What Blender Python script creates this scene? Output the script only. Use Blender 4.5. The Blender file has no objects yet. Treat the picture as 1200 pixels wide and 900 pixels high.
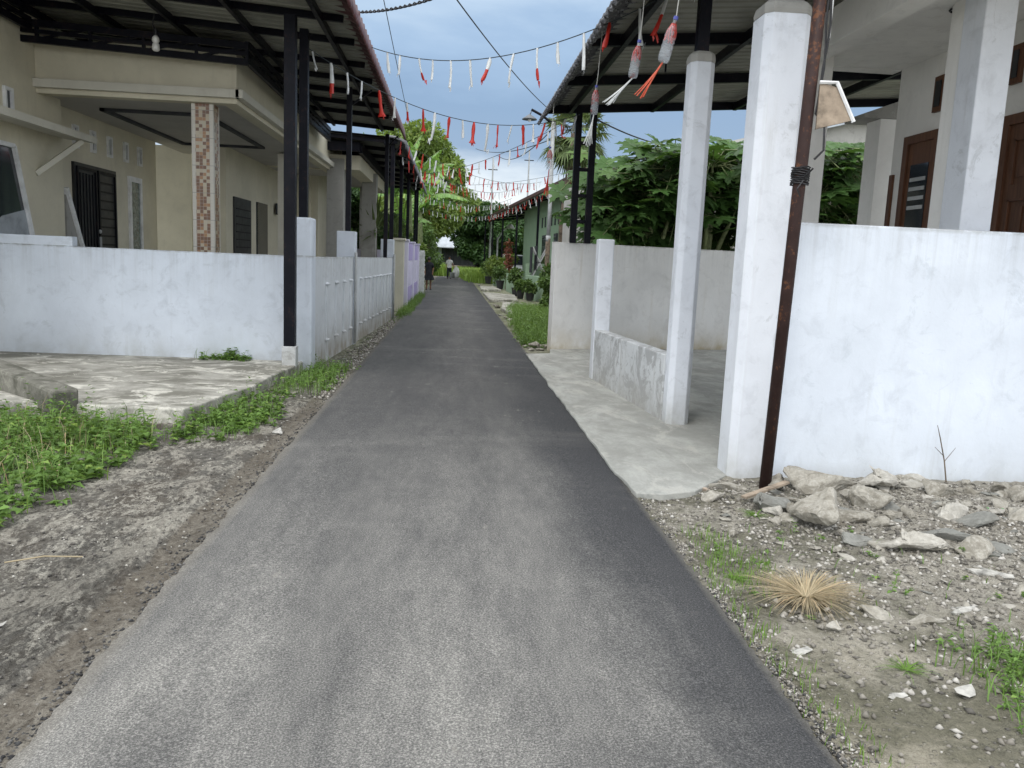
import bpy, bmesh, math, random
import numpy as np
from mathutils import Vector, Matrix, noise
random.seed(7); rng=np.random.default_rng(7)
PI=math.pi
scene=bpy.context.scene
col=scene.collection

# ------------------------------------------------------------------ helpers
def tag(o,label=None,cat=None,group=None,kind=None):
    if label: o['label']=label
    if cat: o['category']=cat
    if group: o['group']=group
    if kind: o['kind']=kind
    return o
def thing(name,label,cat,loc=(0,0,0),rz=0,group=None):
    o=bpy.data.objects.new(name,None); col.objects.link(o)
    o.empty_display_size=.2
    o.location=loc; o.rotation_euler=(0,0,rz)
    return tag(o,label,cat,group)
def link_mesh(name,me,mat,parent=None,world=True):
    o=bpy.data.objects.new(name,me); col.objects.link(o)
    if mat is not None:
        for m in (mat if isinstance(mat,(list,tuple)) else [mat]): me.materials.append(m)
    if parent is not None:
        o.parent=parent
        if world:
            bpy_inv=Matrix.Translation(parent.location)@Matrix.Rotation(parent.rotation_euler.z,4,'Z')
            if parent.parent is not None: bpy_inv=Matrix.Identity(4)
            o.matrix_parent_inverse=bpy_inv.inverted()
    return o
class MB:
    """collects shapes (world coordinates unless stated) and links them as ONE mesh"""
    def __init__(s): s.v=[]; s.f=[]; s.m=[]; s.sm=False
    def add(s,vs,fs,mi=0):
        b=len(s.v); s.v+= [tuple(map(float,q)) for q in vs]
        for f in fs: s.f.append(tuple(i+b for i in f)); s.m.append(mi)
        return s
    def box(s,x0,x1,y0,y1,z0,z1,mi=0):
        vs=[(x,y,z) for z in (z0,z1) for y in (y0,y1) for x in (x0,x1)]
        return s.add(vs,[(0,2,3,1),(4,5,7,6),(0,1,5,4),(2,6,7,3),(0,4,6,2),(1,3,7,5)],mi)
    def bar(s,p,q,w,h=None,mi=0,up=(0,0,1)):
        h=h or w; p=Vector(p); q=Vector(q); d=(q-p).normalized(); u=Vector(up)
        if abs(d.dot(u))>.95: u=Vector((0,1,0))
        a=d.cross(u).normalized(); b=a.cross(d).normalized()
        vs=[]
        for c in (p,q):
            for i,j in ((-1,-1),(1,-1),(1,1),(-1,1)): vs.append(c+a*i*w/2+b*j*h/2)
        return s.add(vs,[(3,2,1,0),(4,5,6,7),(0,1,5,4),(1,2,6,5),(2,3,7,6),(3,0,4,7)],mi)
    def tube(s,pts,r,n=8,mi=0,cap=True):
        pts=[Vector(p) for p in pts]; rs=r if isinstance(r,(list,tuple)) else [r]*len(pts)
        vs=[];k=len(pts); pa=None
        for i,p in enumerate(pts):
            d=(pts[min(i+1,k-1)]-pts[max(i-1,0)])
            if d.length<1e-9: d=Vector((0,0,1))
            d.normalize()
            if pa is None:
                u=Vector((0,0,1)) if abs(d.z)<.9 else Vector((1,0,0))
                a=d.cross(u).normalized()
            else:
                a=(pa-d*pa.dot(d)); a=a.normalized() if a.length>1e-6 else d.orthogonal().normalized()
            pa=a; b=d.cross(a)
            for j in range(n):
                t=2*PI*j/n; vs.append(p+(a*math.cos(t)+b*math.sin(t))*rs[i])
        fs=[]
        for i in range(k-1):
            for j in range(n):
                fs.append((i*n+j,i*n+(j+1)%n,(i+1)*n+(j+1)%n,(i+1)*n+j))
        if cap: fs+= [tuple(range(n-1,-1,-1)),tuple((k-1)*n+j for j in range(n))]
        return s.add(vs,fs,mi)
    def lathe(s,prof,c=(0,0,0),n=16,mi=0,axis=None):
        # prof list of (r,z); axis optional 3x3 matrix
        vs=[]
        for r,z in prof:
            for j in range(n):
                t=2*PI*j/n; q=Vector((r*math.cos(t),r*math.sin(t),z))
                if axis is not None: q=axis@q
                vs.append(q+Vector(c))
        fs=[]
        for i in range(len(prof)-1):
            for j in range(n): fs.append((i*n+j,i*n+(j+1)%n,(i+1)*n+(j+1)%n,(i+1)*n+j))
        fs+= [tuple(range(n-1,-1,-1)),tuple((len(prof)-1)*n+j for j in range(n))]
        return s.add(vs,fs,mi)
    def prism(s,poly,z0,z1,mi=0):
        n=len(poly); vs=[(x,y,z0) for x,y in poly]+[(x,y,z1) for x,y in poly]
        fs=[tuple(range(n-1,-1,-1)),tuple(range(n,2*n))]+[(i,(i+1)%n,n+(i+1)%n,n+i) for i in range(n)]
        return s.add(vs,fs,mi)
    def quad(s,a,b,c,d,mi=0): return s.add([a,b,c,d],[(0,1,2,3)],mi)
    def build(s,name,mat,parent=None,bevel=0,smooth=False,world=True,seg=2):
        me=bpy.data.meshes.new(name); me.from_pydata(s.v,[],s.f)
        me.polygons.foreach_set('material_index',s.m)
        bm=bmesh.new(); bm.from_mesh(me); bmesh.ops.recalc_face_normals(bm,faces=bm.faces); bm.to_mesh(me); bm.free()
        if smooth: me.polygons.foreach_set('use_smooth',[True]*len(me.polygons))
        me.update()
        o=link_mesh(name,me,mat,parent,world)
        if bevel>0:
            b=o.modifiers.new('bevel','BEVEL'); b.width=bevel; b.segments=seg; b.limit_method='ANGLE'; b.angle_limit=math.radians(40)
        return o
def copy_thing(root,loc,rz,label=None,group=None):
    def rec(o,par):
        c=o.copy(); col.objects.link(c)
        if par is not None: c.parent=par
        for ch in [q for q in bpy.data.objects if q.parent==o]: rec(ch,c)
        return c
    r=rec(root,None); r.location=loc; r.rotation_euler=(0,0,rz)
    if label: r['label']=label
    if group: r['group']=group
    return r
def fbm(x,y,z=0,o=4): return noise.fractal(Vector((x,y,z)),1.0,2.0,o)

# ------------------------------------------------------------------ materials
class NT:
    def __init__(s,name):
        s.mat=bpy.data.materials.new(name); s.mat.use_nodes=True; s.t=s.mat.node_tree; s.n=s.t.nodes; s.l=s.t.links
        s.b=s.n['Principled BSDF']; s.out=s.n['Material Output']
        g=s.n.new('ShaderNodeNewGeometry'); s.pos=g.outputs['Position']; s.geo=g
    def inp(s,node,k,v):
        if v is None: return
        if hasattr(v,'is_linked') or isinstance(v,bpy.types.NodeSocket): s.l.new(v,node.inputs[k])
        else: node.inputs[k].default_value=v
    def mapping(s,scale=(1,1,1),rot=(0,0,0),vec=None,loc=(0,0,0)):
        m=s.n.new('ShaderNodeMapping'); s.l.new(vec or s.pos,m.inputs[0]); m.inputs['Scale'].default_value=scale; m.inputs['Rotation'].default_value=rot; m.inputs['Location'].default_value=loc
        return m.outputs[0]
    def noise(s,scale,detail=6,rough=.6,vec=None,dist=0,out='Fac'):
        m=s.n.new('ShaderNodeTexNoise'); s.l.new(vec or s.pos,m.inputs['Vector']); m.inputs['Scale'].default_value=scale; m.inputs['Detail'].default_value=detail; m.inputs['Roughness'].default_value=rough; m.inputs['Distortion'].default_value=dist
        return m.outputs[out]
    def vor(s,scale,feature='F1',vec=None,out='Distance'):
        m=s.n.new('ShaderNodeTexVoronoi'); m.feature=feature; s.l.new(vec or s.pos,m.inputs['Vector']); m.inputs['Scale'].default_value=scale
        return m.outputs[out]
    def ramp(s,fac,stops,interp='LINEAR'):
        r=s.n.new('ShaderNodeValToRGB'); s.l.new(fac,r.inputs[0]); e=r.color_ramp.elements; r.color_ramp.interpolation=interp
        while len(e)<len(stops): e.new(.5)
        for q,(p,c) in zip(e,stops):
            q.position=p; q.color=(c,c,c,1) if isinstance(c,(int,float)) else (*c,1)
        return r.outputs[0]
    def mix(s,f,a,b,mode='MIX'):
        m=s.n.new('ShaderNodeMix'); m.data_type='RGBA'; m.blend_type=mode; m.clamp_factor=True
        s.inp(m,0,f)
        for k,v in ((6,a),(7,b)):
            if isinstance(v,tuple) and len(v)==3: v=(*v,1)
            s.inp(m,k,v)
        return m.outputs[2]
    def math(s,op,a,b=None,clamp=False):
        m=s.n.new('ShaderNodeMath'); m.operation=op; m.use_clamp=clamp; s.inp(m,0,a); s.inp(m,1,b); return m.outputs[0]
    def sep(s,vec=None):
        m=s.n.new('ShaderNodeSeparateXYZ'); s.l.new(vec or s.pos,m.inputs[0]); return m.outputs
    def maprange(s,v,a,b,c=0,d=1):
        m=s.n.new('ShaderNodeMapRange'); s.inp(m,0,v); m.inputs[1].default_value=a; m.inputs[2].default_value=b; m.inputs[3].default_value=c; m.inputs[4].default_value=d; return m.outputs[0]
    def bump(s,h,strength=.3,dist=.01,prev=None):
        m=s.n.new('ShaderNodeBump'); m.inputs['Strength'].default_value=strength; m.inputs['Distance'].default_value=dist; s.l.new(h,m.inputs['Height'])
        if prev is not None: s.l.new(prev,m.inputs['Normal'])
        return m.outputs[0]
    def fin(s,color=None,rough=.8,normal=None,metal=0,spec=None,alpha=None,trans=None):
        if isinstance(color,tuple) and len(color)==3: color=(*color,1)
        s.inp(s.b,'Base Color',color); s.inp(s.b,'Roughness',rough); s.inp(s.b,'Metallic',metal)
        if spec is not None: s.inp(s.b,'Specular IOR Level',spec)
        if normal is not None: s.l.new(normal,s.b.inputs['Normal'])
        if alpha is not None: s.inp(s.b,'Alpha',alpha)
        if trans is not None: s.inp(s.b,'Transmission Weight',trans)
        return s.mat

def m_plain(name,c,rough=.6,metal=0,var=.15,scale=6,bump=.1,spec=None):
    m=NT(name); n=m.noise(scale,5,.6)
    c2=tuple(max(0,k*(1-var*1.6)) for k in c); c3=tuple(min(1,k*(1+var)) for k in c)
    cc=m.ramp(n,[(.3,c2),(.5,c),(.72,c3)])
    nb=m.noise(scale*9,4,.6)
    return m.fin(cc,m.ramp(n,[(.3,min(1,rough*1.15)),(.7,rough*.85)]),m.bump(nb,bump,.004),metal,spec)

def m_wall(name,c,stain=(.32,.30,.26),amt=.45,grime=.5,gz=.0,patch=None,patch_amt=.3,streak=.35,seed=0.0,crack=.5,pth=.60,tz=None):
    """painted render: cloudy blotches, fine roller texture, run-down streaks, splash dirt near the ground, peeled patches, hairline cracks"""
    m=NT(name); off=(seed,seed*1.7,seed*.6)
    v=m.mapping((1,1,1),loc=off)
    n1=m.noise(1.1,8,.62,v,.3); n2=m.noise(5.5,8,.68,v,.5); n3=m.noise(38,4,.7,v)
    base=m.mix(m.ramp(n1,[(.36,0),(.64,1)]),tuple(k*.90 for k in c),tuple(min(.92,k*1.04) for k in c))
    base=m.mix(m.math('MULTIPLY',m.ramp(n2,[(.52,0),(.70,1)]),amt),base,tuple(k*.70 for k in c))
    # streaks
    vs=m.mapping((9,9,.55),loc=off); ns=m.noise(1.0,6,.65,vs,.2)
    st=m.math('MULTIPLY',m.ramp(ns,[(.55,0),(.75,1)]),m.math('MULTIPLY',m.ramp(n1,[(.42,0),(.62,1)]),streak))
    base=m.mix(st,base,stain)
    # peeled / cement patches
    if patch:
        pn=m.noise(2.3,10,.72,v,.9)
        base=m.mix(m.math('MULTIPLY',m.ramp(pn,[(pth,0),(pth+.035,1)]),patch_amt),base,patch)
        pn2=m.noise(9,8,.75,v,.6)
        base=m.mix(m.math('MULTIPLY',m.ramp(pn2,[(pth+.06,0),(pth+.09,1)]),patch_amt),base,tuple(k*.9 for k in patch))
    # splash dirt
    z=m.sep()[2]
    gr=m.maprange(z,gz,gz+.75,1,0); gr=m.math('POWER',gr,2.2)
    gn=m.ramp(m.noise(3.2,8,.7,m.mapping((1,1,.7),loc=off)),[(.30,.1),(.66,1)])
    g=m.math('MULTIPLY',m.math('MULTIPLY',gr,gn),grime*1.5,True)
    base=m.mix(g,base,stain)
    if tz:
        below=m.math('LESS_THAN',z,tz+.004)
        tm=m.math('POWER',m.maprange(z,tz-.75,tz,0,1),1.6); dn=m.ramp(m.noise(1,6,.7,m.mapping((13,13,.35),loc=off),.1),[(.46,0),(.66,1)])
        base=m.mix(m.math('MULTIPLY',m.math('MULTIPLY',m.math('MULTIPLY',tm,dn),.27),below),base,(.27,.27,.25))
        te=m.math('MULTIPLY',m.ramp(m.maprange(z,tz-.05,tz,0,1),[(.3,0),(1,1)]),m.ramp(n2,[(.4,0),(.55,.6)])); base=m.mix(m.math('MULTIPLY',te,below),base,(.22,.22,.20))
    # cracks
    ve=m.vor(.9,'DISTANCE_TO_EDGE',m.noise(2.0,5,.6,v,0,'Color'))
    vd=m.mapping((1,1,1),loc=off)
    mm=m.n.new('ShaderNodeMix'); mm.data_type='VECTOR'; mm.inputs[0].default_value=.18; m.l.new(vd,mm.inputs[4]); m.l.new(m.noise(3,6,.7,v,0,'Color'),mm.inputs[5])
    ce=m.vor(.8,'DISTANCE_TO_EDGE',mm.outputs[1])
    ck=m.math('MULTIPLY',m.ramp(ce,[(0,1),(.003,0)]),m.ramp(m.noise(1.3,3,.5,v),[(.56,0),(.64,crack*.35)]))
    base=m.mix(ck,base,(.2,.2,.19))
    # specks
    sp=m.ramp(m.vor(26,'F1',v),[(.05,1),(.09,0)]); sp=m.math('MULTIPLY',sp,m.ramp(m.noise(4,2,.5,v),[(.6,0),(.68,.5)]))
    base=m.mix(sp,base,(.15,.14,.12))
    h=m.math('ADD',m.math('MULTIPLY',n2,.6),m.math('MULTIPLY',n3,.35))
    nb=m.bump(h,.35,.012)
    return m.fin(base,.82,nb,0,.3)

def m_metal(name,c,rough=.45,rust=.15):
    m=NT(name); n=m.noise(4,7,.7); n2=m.noise(30,4,.7)
    b=m.mix(m.ramp(n,[(.4,0),(.7,1)]),c,tuple(k*1.5+.002 for k in c))
    b=m.mix(m.math('MULTIPLY',m.ramp(m.math('MULTIPLY',n,n2),[(.30,0),(.37,1)]),rust),b,(.16,.07,.035))
    return m.fin(b,m.ramp(n2,[(.3,rough*.8),(.7,min(1,rough*1.3))]),m.bump(n2,.15,.003),.0,.14)

def m_leaf(name,c,var=.35,rough=.5,scale=None,back=1.0,sheen=.35):
    m=NT(name); ri=m.geo.outputs['Random Per Island']
    hi=tuple(min(1,k*(1+var*1.5)) for k in c); lo=tuple(k*(1-var) for k in c)
    cc=m.ramp(ri,[(0,lo),(.45,c),(.9,hi),(1,(hi[0]*1.5,hi[1]*1.15,hi[2]))])
    n=m.noise(.8,4,.6); cc=m.mix(m.ramp(n,[(.35,0),(.65,.45)]),cc,tuple(k*1.25 for k in hi))
    m.inp(m.b,'Base Color',cc); m.b.inputs['Roughness'].default_value=rough; m.b.inputs['Specular IOR Level'].default_value=sheen
    tr=m.n.new('ShaderNodeBsdfTranslucent'); m.l.new(m.mix(.5,cc,(c[0]*2.2,c[1]*2.0,c[2]*.8)),tr.inputs[0])
    mx=m.n.new('ShaderNodeMixShader'); mx.inputs[0].default_value=.3
    m.l.new(m.b.outputs[0],mx.inputs[1]); m.l.new(tr.outputs[0],mx.inputs[2]); m.l.new(mx.outputs[0],m.out.inputs[0])
    return m.mat

def m_glass(name,c=(.02,.025,.03),rough=.06):
    m=NT(name); n=m.noise(1.5,3,.5)
    return m.fin(m.ramp(n,[(.3,c),(.7,tuple(k*1.6 for k in c))]),rough,m.bump(n,.04,.02),0,.8)

def m_wood(name,c):
    m=NT(name); v=m.mapping((14,14,1.2)); n=m.noise(2,7,.65,v,.8); n2=m.noise(40,3,.6,m.mapping((3,3,.3)))
    b=m.ramp(n,[(.25,tuple(k*.45 for k in c)),(.5,c),(.75,tuple(k*1.5 for k in c))])
    return m.fin(b,.5,m.bump(n2,.2,.003),0,.4)

def m_plastic(name,c,alpha=.85):
    m=NT(name); n=m.noise(30,4,.6)
    m.inp(m.b,'Base Color',m.ramp(n,[(.3,tuple(k*.75 for k in c)),(.7,c)])); m.b.inputs['Roughness'].default_value=.35
    tr=m.n.new('ShaderNodeBsdfTranslucent'); tr.inputs[0].default_value=(*c,1)
    mx=m.n.new('ShaderNodeMixShader'); mx.inputs[0].default_value=.35
    m.l.new(m.b.outputs[0],mx.inputs[1]); m.l.new(tr.outputs[0],mx.inputs[2]); m.l.new(mx.outputs[0],m.out.inputs[0])
    return m.mat

M={}
M['wall_blue']=m_wall('white_limewash',(.63,.68,.75),(.36,.37,.35),.55,.5,0.1,(.46,.50,.54),.45,.35,3.0,.5,.60,1.54)
M['wall_big']=m_wall('white_limewash_blue',(.66,.71,.78),(.42,.43,.41),.45,.45,0.0,(.47,.52,.57),.35,.35,31.0,.6,.60,1.965)
M['wall_side']=m_wall('weathered_white_render',(.60,.63,.66),(.30,.28,.24),.6,.9,0.1,(.46,.46,.44),.4,.5,5.0,.5,.60,1.53)
M['wall_back']=m_wall('plain_white_render',(.68,.68,.67),(.42,.37,.27),.45,.9,0.0,(.5,.49,.46),.3,.5,7.0,.5,.60,1.955)
M['wall_low']=m_wall('patchy_cement_wall',(.58,.60,.61),(.34,.33,.30),1.0,.8,0.0,(.36,.365,.365),.85,.8,9.0,.5,.51)
M['col_white']=m_wall('white_column_paint',(.70,.73,.78),(.38,.38,.35),.55,.7,0.0,(.46,.48,.50),.5,.5,2.0)
M['house_white']=m_wall('house_white_paint',(.80,.79,.76),(.42,.40,.35),.25,.2,-3,None,0,.25,4.0,.3)
M['soffit']=m_wall('white_soffit',(.78,.77,.74),(.34,.31,.27),.45,.0,-3,(.5,.47,.42),.22,.0,14.0,.3)
M['cream']=m_wall('cream_paint',(.66,.62,.49),(.34,.31,.24),.25,.3,-3,None,0,.25,6.0,.3)
M['cream2']=m_wall('cream_trim_paint',(.62,.60,.52),(.36,.33,.27),.3,.0,-3,None,0,.3,8.0,.2)
M['grey_ceiling']=m_wall('grey_white_ceiling',(.50,.48,.45),(.36,.34,.30),.3,0,-3,None,0,.0,1.0,.2)
M['green_wall']=m_wall('pale_green_paint',(.27,.38,.26),(.20,.24,.18),.3,.5,0,None,0,.3,12.0,.3)
M['lilac']=m_wall('lilac_paint',(.42,.36,.62),(.30,.28,.30),.3,.5,0,None,0,.3,13.0,.2)
M['lilac_pale']=m_wall('pale_lilac_paint',(.66,.64,.76),(.40,.38,.38),.3,.5,0,None,0,.3,15.0,.2)
M['buff']=m_wall('buff_paint',(.56,.54,.44),(.36,.33,.28),.3,.6,0,None,0,.3,16.0,.2)
M['cement']=m_wall('bare_cement',(.34,.335,.31),(.18,.17,.15),.7,.4,0,(.44,.43,.40),.5,.3,17.0)
M['gable']=m_wall('rough_grey_render',(.42,.41,.38),(.22,.21,.19),.9,.2,0,(.30,.29,.27),.6,.7,18.0)
M['black_steel']=m_metal('black_steel',(.0035,.004,.0075),.42,.10)
M['rust_pole']=m_metal('rusty_brown_steel',(.034,.020,.018),.5,.75)
M['pipe_grey']=m_metal('grey_pipe',(.32,.33,.33),.5,.2)
M['wire']=m_plain('black_wire',(.012,.012,.014),.6)
M['rope']=m_plain('dark_rope',(.03,.04,.045),.8)
M['rope_pale']=m_plain('pale_rope',(.45,.45,.42),.8)
M['alu']=m_plain('grey_sheet_underside',(.25,.25,.215),.6,0,.2,1.5)
M['alu_dark']=m_plain('dark_sheet_underside',(.16,.16,.145),.6,0,.2,1.5)
M['tile_red']=m_plain('dark_red_roof_sheet',(.085,.030,.032),.45,0,.3,5)
M['tile_dark_red']=m_plain('weathered_dark_red_sheet',(.06,.022,.022),.6,0,.3,5)
M['tile_grey']=m_plain('dark_grey_roof_sheet',(.075,.075,.082),.5,0,.35,7)
M['white_frame']=m_plain('white_frame_paint',(.75,.76,.76),.5)
M['glass']=m_glass('dark_window_glass')
M['brown_wood']=m_wood('brown_door_wood',(.105,.045,.022))
M['dark_iron']=m_plain('dark_door_iron',(.016,.017,.019),.4)
M['red_plastic']=m_plastic('red_plastic_strip',(.62,.045,.03))
M['white_plastic']=m_plastic('white_plastic_strip',(.82,.84,.84))
M['orange_plastic']=m_plastic('orange_raffia',(.70,.13,.06))
M['foliage_papaya']=m_leaf('papaya_leaf',(.044,.092,.024),.5,.5,None,1,.25)
M['foliage_weed']=m_leaf('weed_leaf',(.10,.175,.04),.45,.55)
M['foliage_grass']=m_leaf('grass_blade',(.10,.18,.03),.4,.6)
M['foliage_field']=m_leaf('field_grass_blade',(.17,.26,.055),.3,.6)
M['foliage_dark']=m_leaf('dark_tree_leaf',(.035,.075,.022),.45,.55)
M['foliage_mid']=m_leaf('mid_tree_leaf',(.075,.13,.035),.45,.5)
M['foliage_light']=m_leaf('yellow_green_leaf',(.13,.19,.045),.4,.5)
M['banana']=m_leaf('banana_leaf',(.13,.24,.06),.25,.4)
M['palm']=m_leaf('palm_frond',(.09,.125,.05),.45,.5)
M['dry']=m_leaf('dry_straw',(.29,.245,.165),.5,.9)
M['bark']=m_plain('tree_bark',(.13,.10,.07),.9,0,.4,9,.6)
M['stem_green']=m_plain('green_stem',(.16,.19,.08),.7,0,.3,9,.3)
M['skin']=m_plain('skin',(.22,.11,.065),.55)
M['cloth_black']=m_plain('black_cloth',(.012,.013,.02),.9)
M['cloth_white']=m_plain('white_cloth',(.68,.68,.66),.9)
M['reflection_grey']=m_plain('painted_pane_reflection',(.34,.37,.40),.5)  # pale grey of the reflection painted on the slanted panes
M['cloth_navy']=m_plain('dark_trousers_cloth',(.02,.022,.03),.9)
M['hair']=m_plain('black_hair',(.01,.009,.009),.6)
M['pot']=m_plain('black_plastic_pot',(.02,.02,.022),.5)
M['white_metal']=m_plain('pale_metal_roof',(.42,.46,.50),.45,0,.15,2)
M['dark_wall']=m_plain('dark_weathered_boards',(.045,.048,.055),.8,0,.3,2)
M['brick']=m_plain('pale_brickwork',(.42,.34,.27),.9,0,.3,3,.4)
M['bulb']=m_plain('frosted_bulb_glass',(.75,.75,.72),.3)
M['grey_lamp']=m_plain('grey_lamp_shade',(.12,.13,.14),.5)
M['blue_cap']=m_plain('blue_bottle_cap',(.05,.06,.30),.4)
M['card']=m_plain('stained_board',(.30,.24,.18),.9,0,.35,10,.3)
M['litter']=m_plain('white_litter',(.38,.37,.34),.9,0,.35,20,.4)

def m_bottle():
    m=NT('clear_bottle_plastic'); n=m.noise(12,4,.6); v=m.noise(45,2,.5)
    col_=m.ramp(n,[(.42,(.62,.66,.70)),(.58,(.55,.58,.62)),(.62,(.5,.12,.10))])
    m.inp(m.b,'Base Color',col_); m.b.inputs['Roughness'].default_value=.12; m.b.inputs['Specular IOR Level'].default_value=.8
    m.l.new(m.bump(v,.5,.01),m.b.inputs['Normal'])
    t=m.n.new('ShaderNodeBsdfTransparent'); t.inputs[0].default_value=(.93,.95,.97,1)
    mx=m.n.new('ShaderNodeMixShader'); mx.inputs[0].default_value=.24
    m.l.new(t.outputs[0],mx.inputs[1]); m.l.new(m.b.outputs[0],mx.inputs[2]); m.l.new(mx.outputs[0],m.out.inputs[0])
    return m.mat
M['bottle']=m_bottle()

def m_tilecol():
    # mosaic column tiles: small brown/cream squares in vertical bands between plain pale tiles
    m=NT('mosaic_column_tiles')
    s=m.sep(); x=m.math('SUBTRACT',s[0],-3.79); y=m.math('SUBTRACT',s[1],13.07)
    nrm=m.n.new('ShaderNodeSeparateXYZ'); m.l.new(m.geo.outputs['Normal'],nrm.inputs[0])
    isx=m.math('GREATER_THAN',m.math('ABSOLUTE',nrm.outputs[0]),.5)
    u=m.math('ADD',m.math('MULTIPLY',isx,y),m.math('MULTIPLY',m.math('SUBTRACT',1.0,isx),x))
    z=s[2]
    cv=m.n.new('ShaderNodeCombineXYZ'); m.l.new(m.math('FLOOR',m.math('MULTIPLY',u,20.0)),cv.inputs[0]); m.l.new(m.math('FLOOR',m.math('MULTIPLY',z,20.0)),cv.inputs[1])
    wn=m.n.new('ShaderNodeTexWhiteNoise'); m.l.new(cv.outputs[0],wn.inputs[0])
    sq=m.ramp(wn.outputs[0],[(0,(.17,.075,.03)),(.3,(.38,.20,.085)),(.5,(.50,.42,.29)),(.7,(.22,.10,.045)),(.85,(.52,.46,.34))],'CONSTANT')
    band=m.math('LESS_THAN',m.math('ABSOLUTE',m.math('SUBTRACT',m.math('ABSOLUTE',u),.03)),.075)
    fu=m.math('FRACT',m.math('MULTIPLY',u,20.0)); fz=m.math('FRACT',m.math('MULTIPLY',z,20.0))
    gr=m.math('MAXIMUM',m.math('LESS_THAN',fu,.08),m.math('LESS_THAN',fz,.08))
    c=m.mix(band,(.60,.57,.50),sq); c=m.mix(m.math('MULTIPLY',gr,.7),c,(.50,.48,.43))
    gb=m.math('LESS_THAN',m.math('FRACT',m.math('MULTIPLY',z,2.5)),.02); c=m.mix(gb,c,(.30,.28,.25))
    return m.fin(c,.3,m.bump(gr,.3,-.004),0,.5)
M['tilecol']=m_tilecol()

def m_asphalt():
    m=NT('asphalt_with_dust'); s=m.sep(); x=s[0]; y=s[1]
    fine=m.noise(125,4,.9); sp=m.vor(75,'F1'); mid=m.noise(22,5,.75)
    agg=m.ramp(fine,[(.34,(.010,.011,.012)),(.50,(.034,.035,.038)),(.68,(.14,.14,.145))])
    aggl=m.ramp(fine,[(.34,(.070,.068,.064)),(.50,(.205,.20,.186)),(.64,(.50,.48,.44))])
    warp=m.noise(1.1,5,.6,m.mapping((1,.45,1))); n_w=m.noise(.7,5,.6)
    xw=m.math('ADD',x,m.math('MULTIPLY',m.math('SUBTRACT',warp,.5),1.3))
    # clean black margin along the right kerb line, wheel-dusted middle
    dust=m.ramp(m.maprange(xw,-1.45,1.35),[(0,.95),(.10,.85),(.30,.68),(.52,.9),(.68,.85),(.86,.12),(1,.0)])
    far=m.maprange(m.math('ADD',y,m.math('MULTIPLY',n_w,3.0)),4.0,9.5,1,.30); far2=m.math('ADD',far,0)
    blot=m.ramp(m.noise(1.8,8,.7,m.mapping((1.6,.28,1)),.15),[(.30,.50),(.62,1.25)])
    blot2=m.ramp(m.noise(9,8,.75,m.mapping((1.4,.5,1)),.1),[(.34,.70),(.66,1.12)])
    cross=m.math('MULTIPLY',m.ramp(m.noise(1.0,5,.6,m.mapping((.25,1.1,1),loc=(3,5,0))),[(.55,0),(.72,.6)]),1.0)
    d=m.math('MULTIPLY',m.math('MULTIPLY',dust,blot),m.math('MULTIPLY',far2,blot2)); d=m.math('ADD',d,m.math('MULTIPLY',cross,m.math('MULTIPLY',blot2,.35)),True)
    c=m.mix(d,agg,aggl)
    # pale specks and edge dust
    spk=m.math('MULTIPLY',m.ramp(sp,[(.09,1),(.14,0)]),m.ramp(mid,[(.5,0),(.62,.7)])); c=m.mix(spk,c,(.50,.48,.43))
    # a few thin pale scuffs and bare spots
    sc_=m.math('MULTIPLY',m.ramp(m.noise(7,10,.8,m.mapping((1.3,.6,1),loc=(2,7,0))),[(.60,0),(.66,1)]),m.ramp(n_w,[(.45,.1),(.6,.6)])); c=m.mix(sc_,c,(.30,.285,.25))
    edge=m.ramp(m.maprange(m.math('ADD',x,m.math('MULTIPLY',mid,.06)),-1.36,-1.20),[(0,.75),(1,0)])
    c=m.mix(edge,c,(.24,.215,.17))
    edge2=m.ramp(m.maprange(m.math('ADD',x,m.math('MULTIPLY',mid,.05)),1.29,1.37),[(0,0),(1,.7)]); c=m.mix(edge2,c,(.26,.24,.20))
    h=m.math('ADD',m.math('MULTIPLY',fine,.7),m.math('MULTIPLY',m.noise(60,3,.7),.5))
    return m.fin(c,.88,m.bump(m.noise(3,4,.6),.15,.05,m.bump(h,.9,.008)),0,.35)
M['asphalt']=m_asphalt()

def m_concrete(name,c,stain=(.10,.10,.085),pale=(.55,.53,.47),amt=.5,pamt=.4,sc=1.0,stretch=(1,1,1),seed=0):
    m=NT(name); v=m.mapping((stretch[0]*sc,stretch[1]*sc,sc),loc=(seed,seed,0))
    n1=m.noise(1.2,9,.68,v,.6); n2=m.noise(5,9,.72,v,.4); f=m.noise(70,4,.75)
    b=m.mix(m.ramp(n2,[(.35,0),(.65,1)]),tuple(k*.82 for k in c),tuple(k*1.12 for k in c))
    b=m.mix(m.math('MULTIPLY',m.ramp(n1,[(.44,0),(.58,1)]),amt),b,stain)
    b=m.mix(m.math('MULTIPLY',m.ramp(m.noise(2.2,10,.75,m.mapping((stretch[0]*sc,stretch[1]*sc,sc),loc=(9,4+seed,0)),.8),[(.52,0),(.60,1)]),pamt),b,pale)
    b=m.mix(m.math('MULTIPLY',m.ramp(f,[(.35,1),(.5,0)]),.25),b,tuple(k*.5 for k in c))
    ce=m.vor(1.1*sc,'DISTANCE_TO_EDGE',m.noise(1.5,5,.6,v,0,'Color'))
    h=m.math('ADD',m.math('MULTIPLY',n2,.5),m.math('MULTIPLY',f,.3))
    return m.fin(b,.9,m.bump(h,.45,.015),0,.3)
M['slab']=m_concrete('mossy_pale_slab',(.36,.35,.31),(.13,.125,.10),(.66,.64,.57),.8,.8,1.6,(.8,1.0,1))
M['moss']=m_concrete('dark_mossy_concrete',(.17,.165,.14),(.06,.06,.045),(.36,.35,.30),.7,.35,3)
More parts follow.
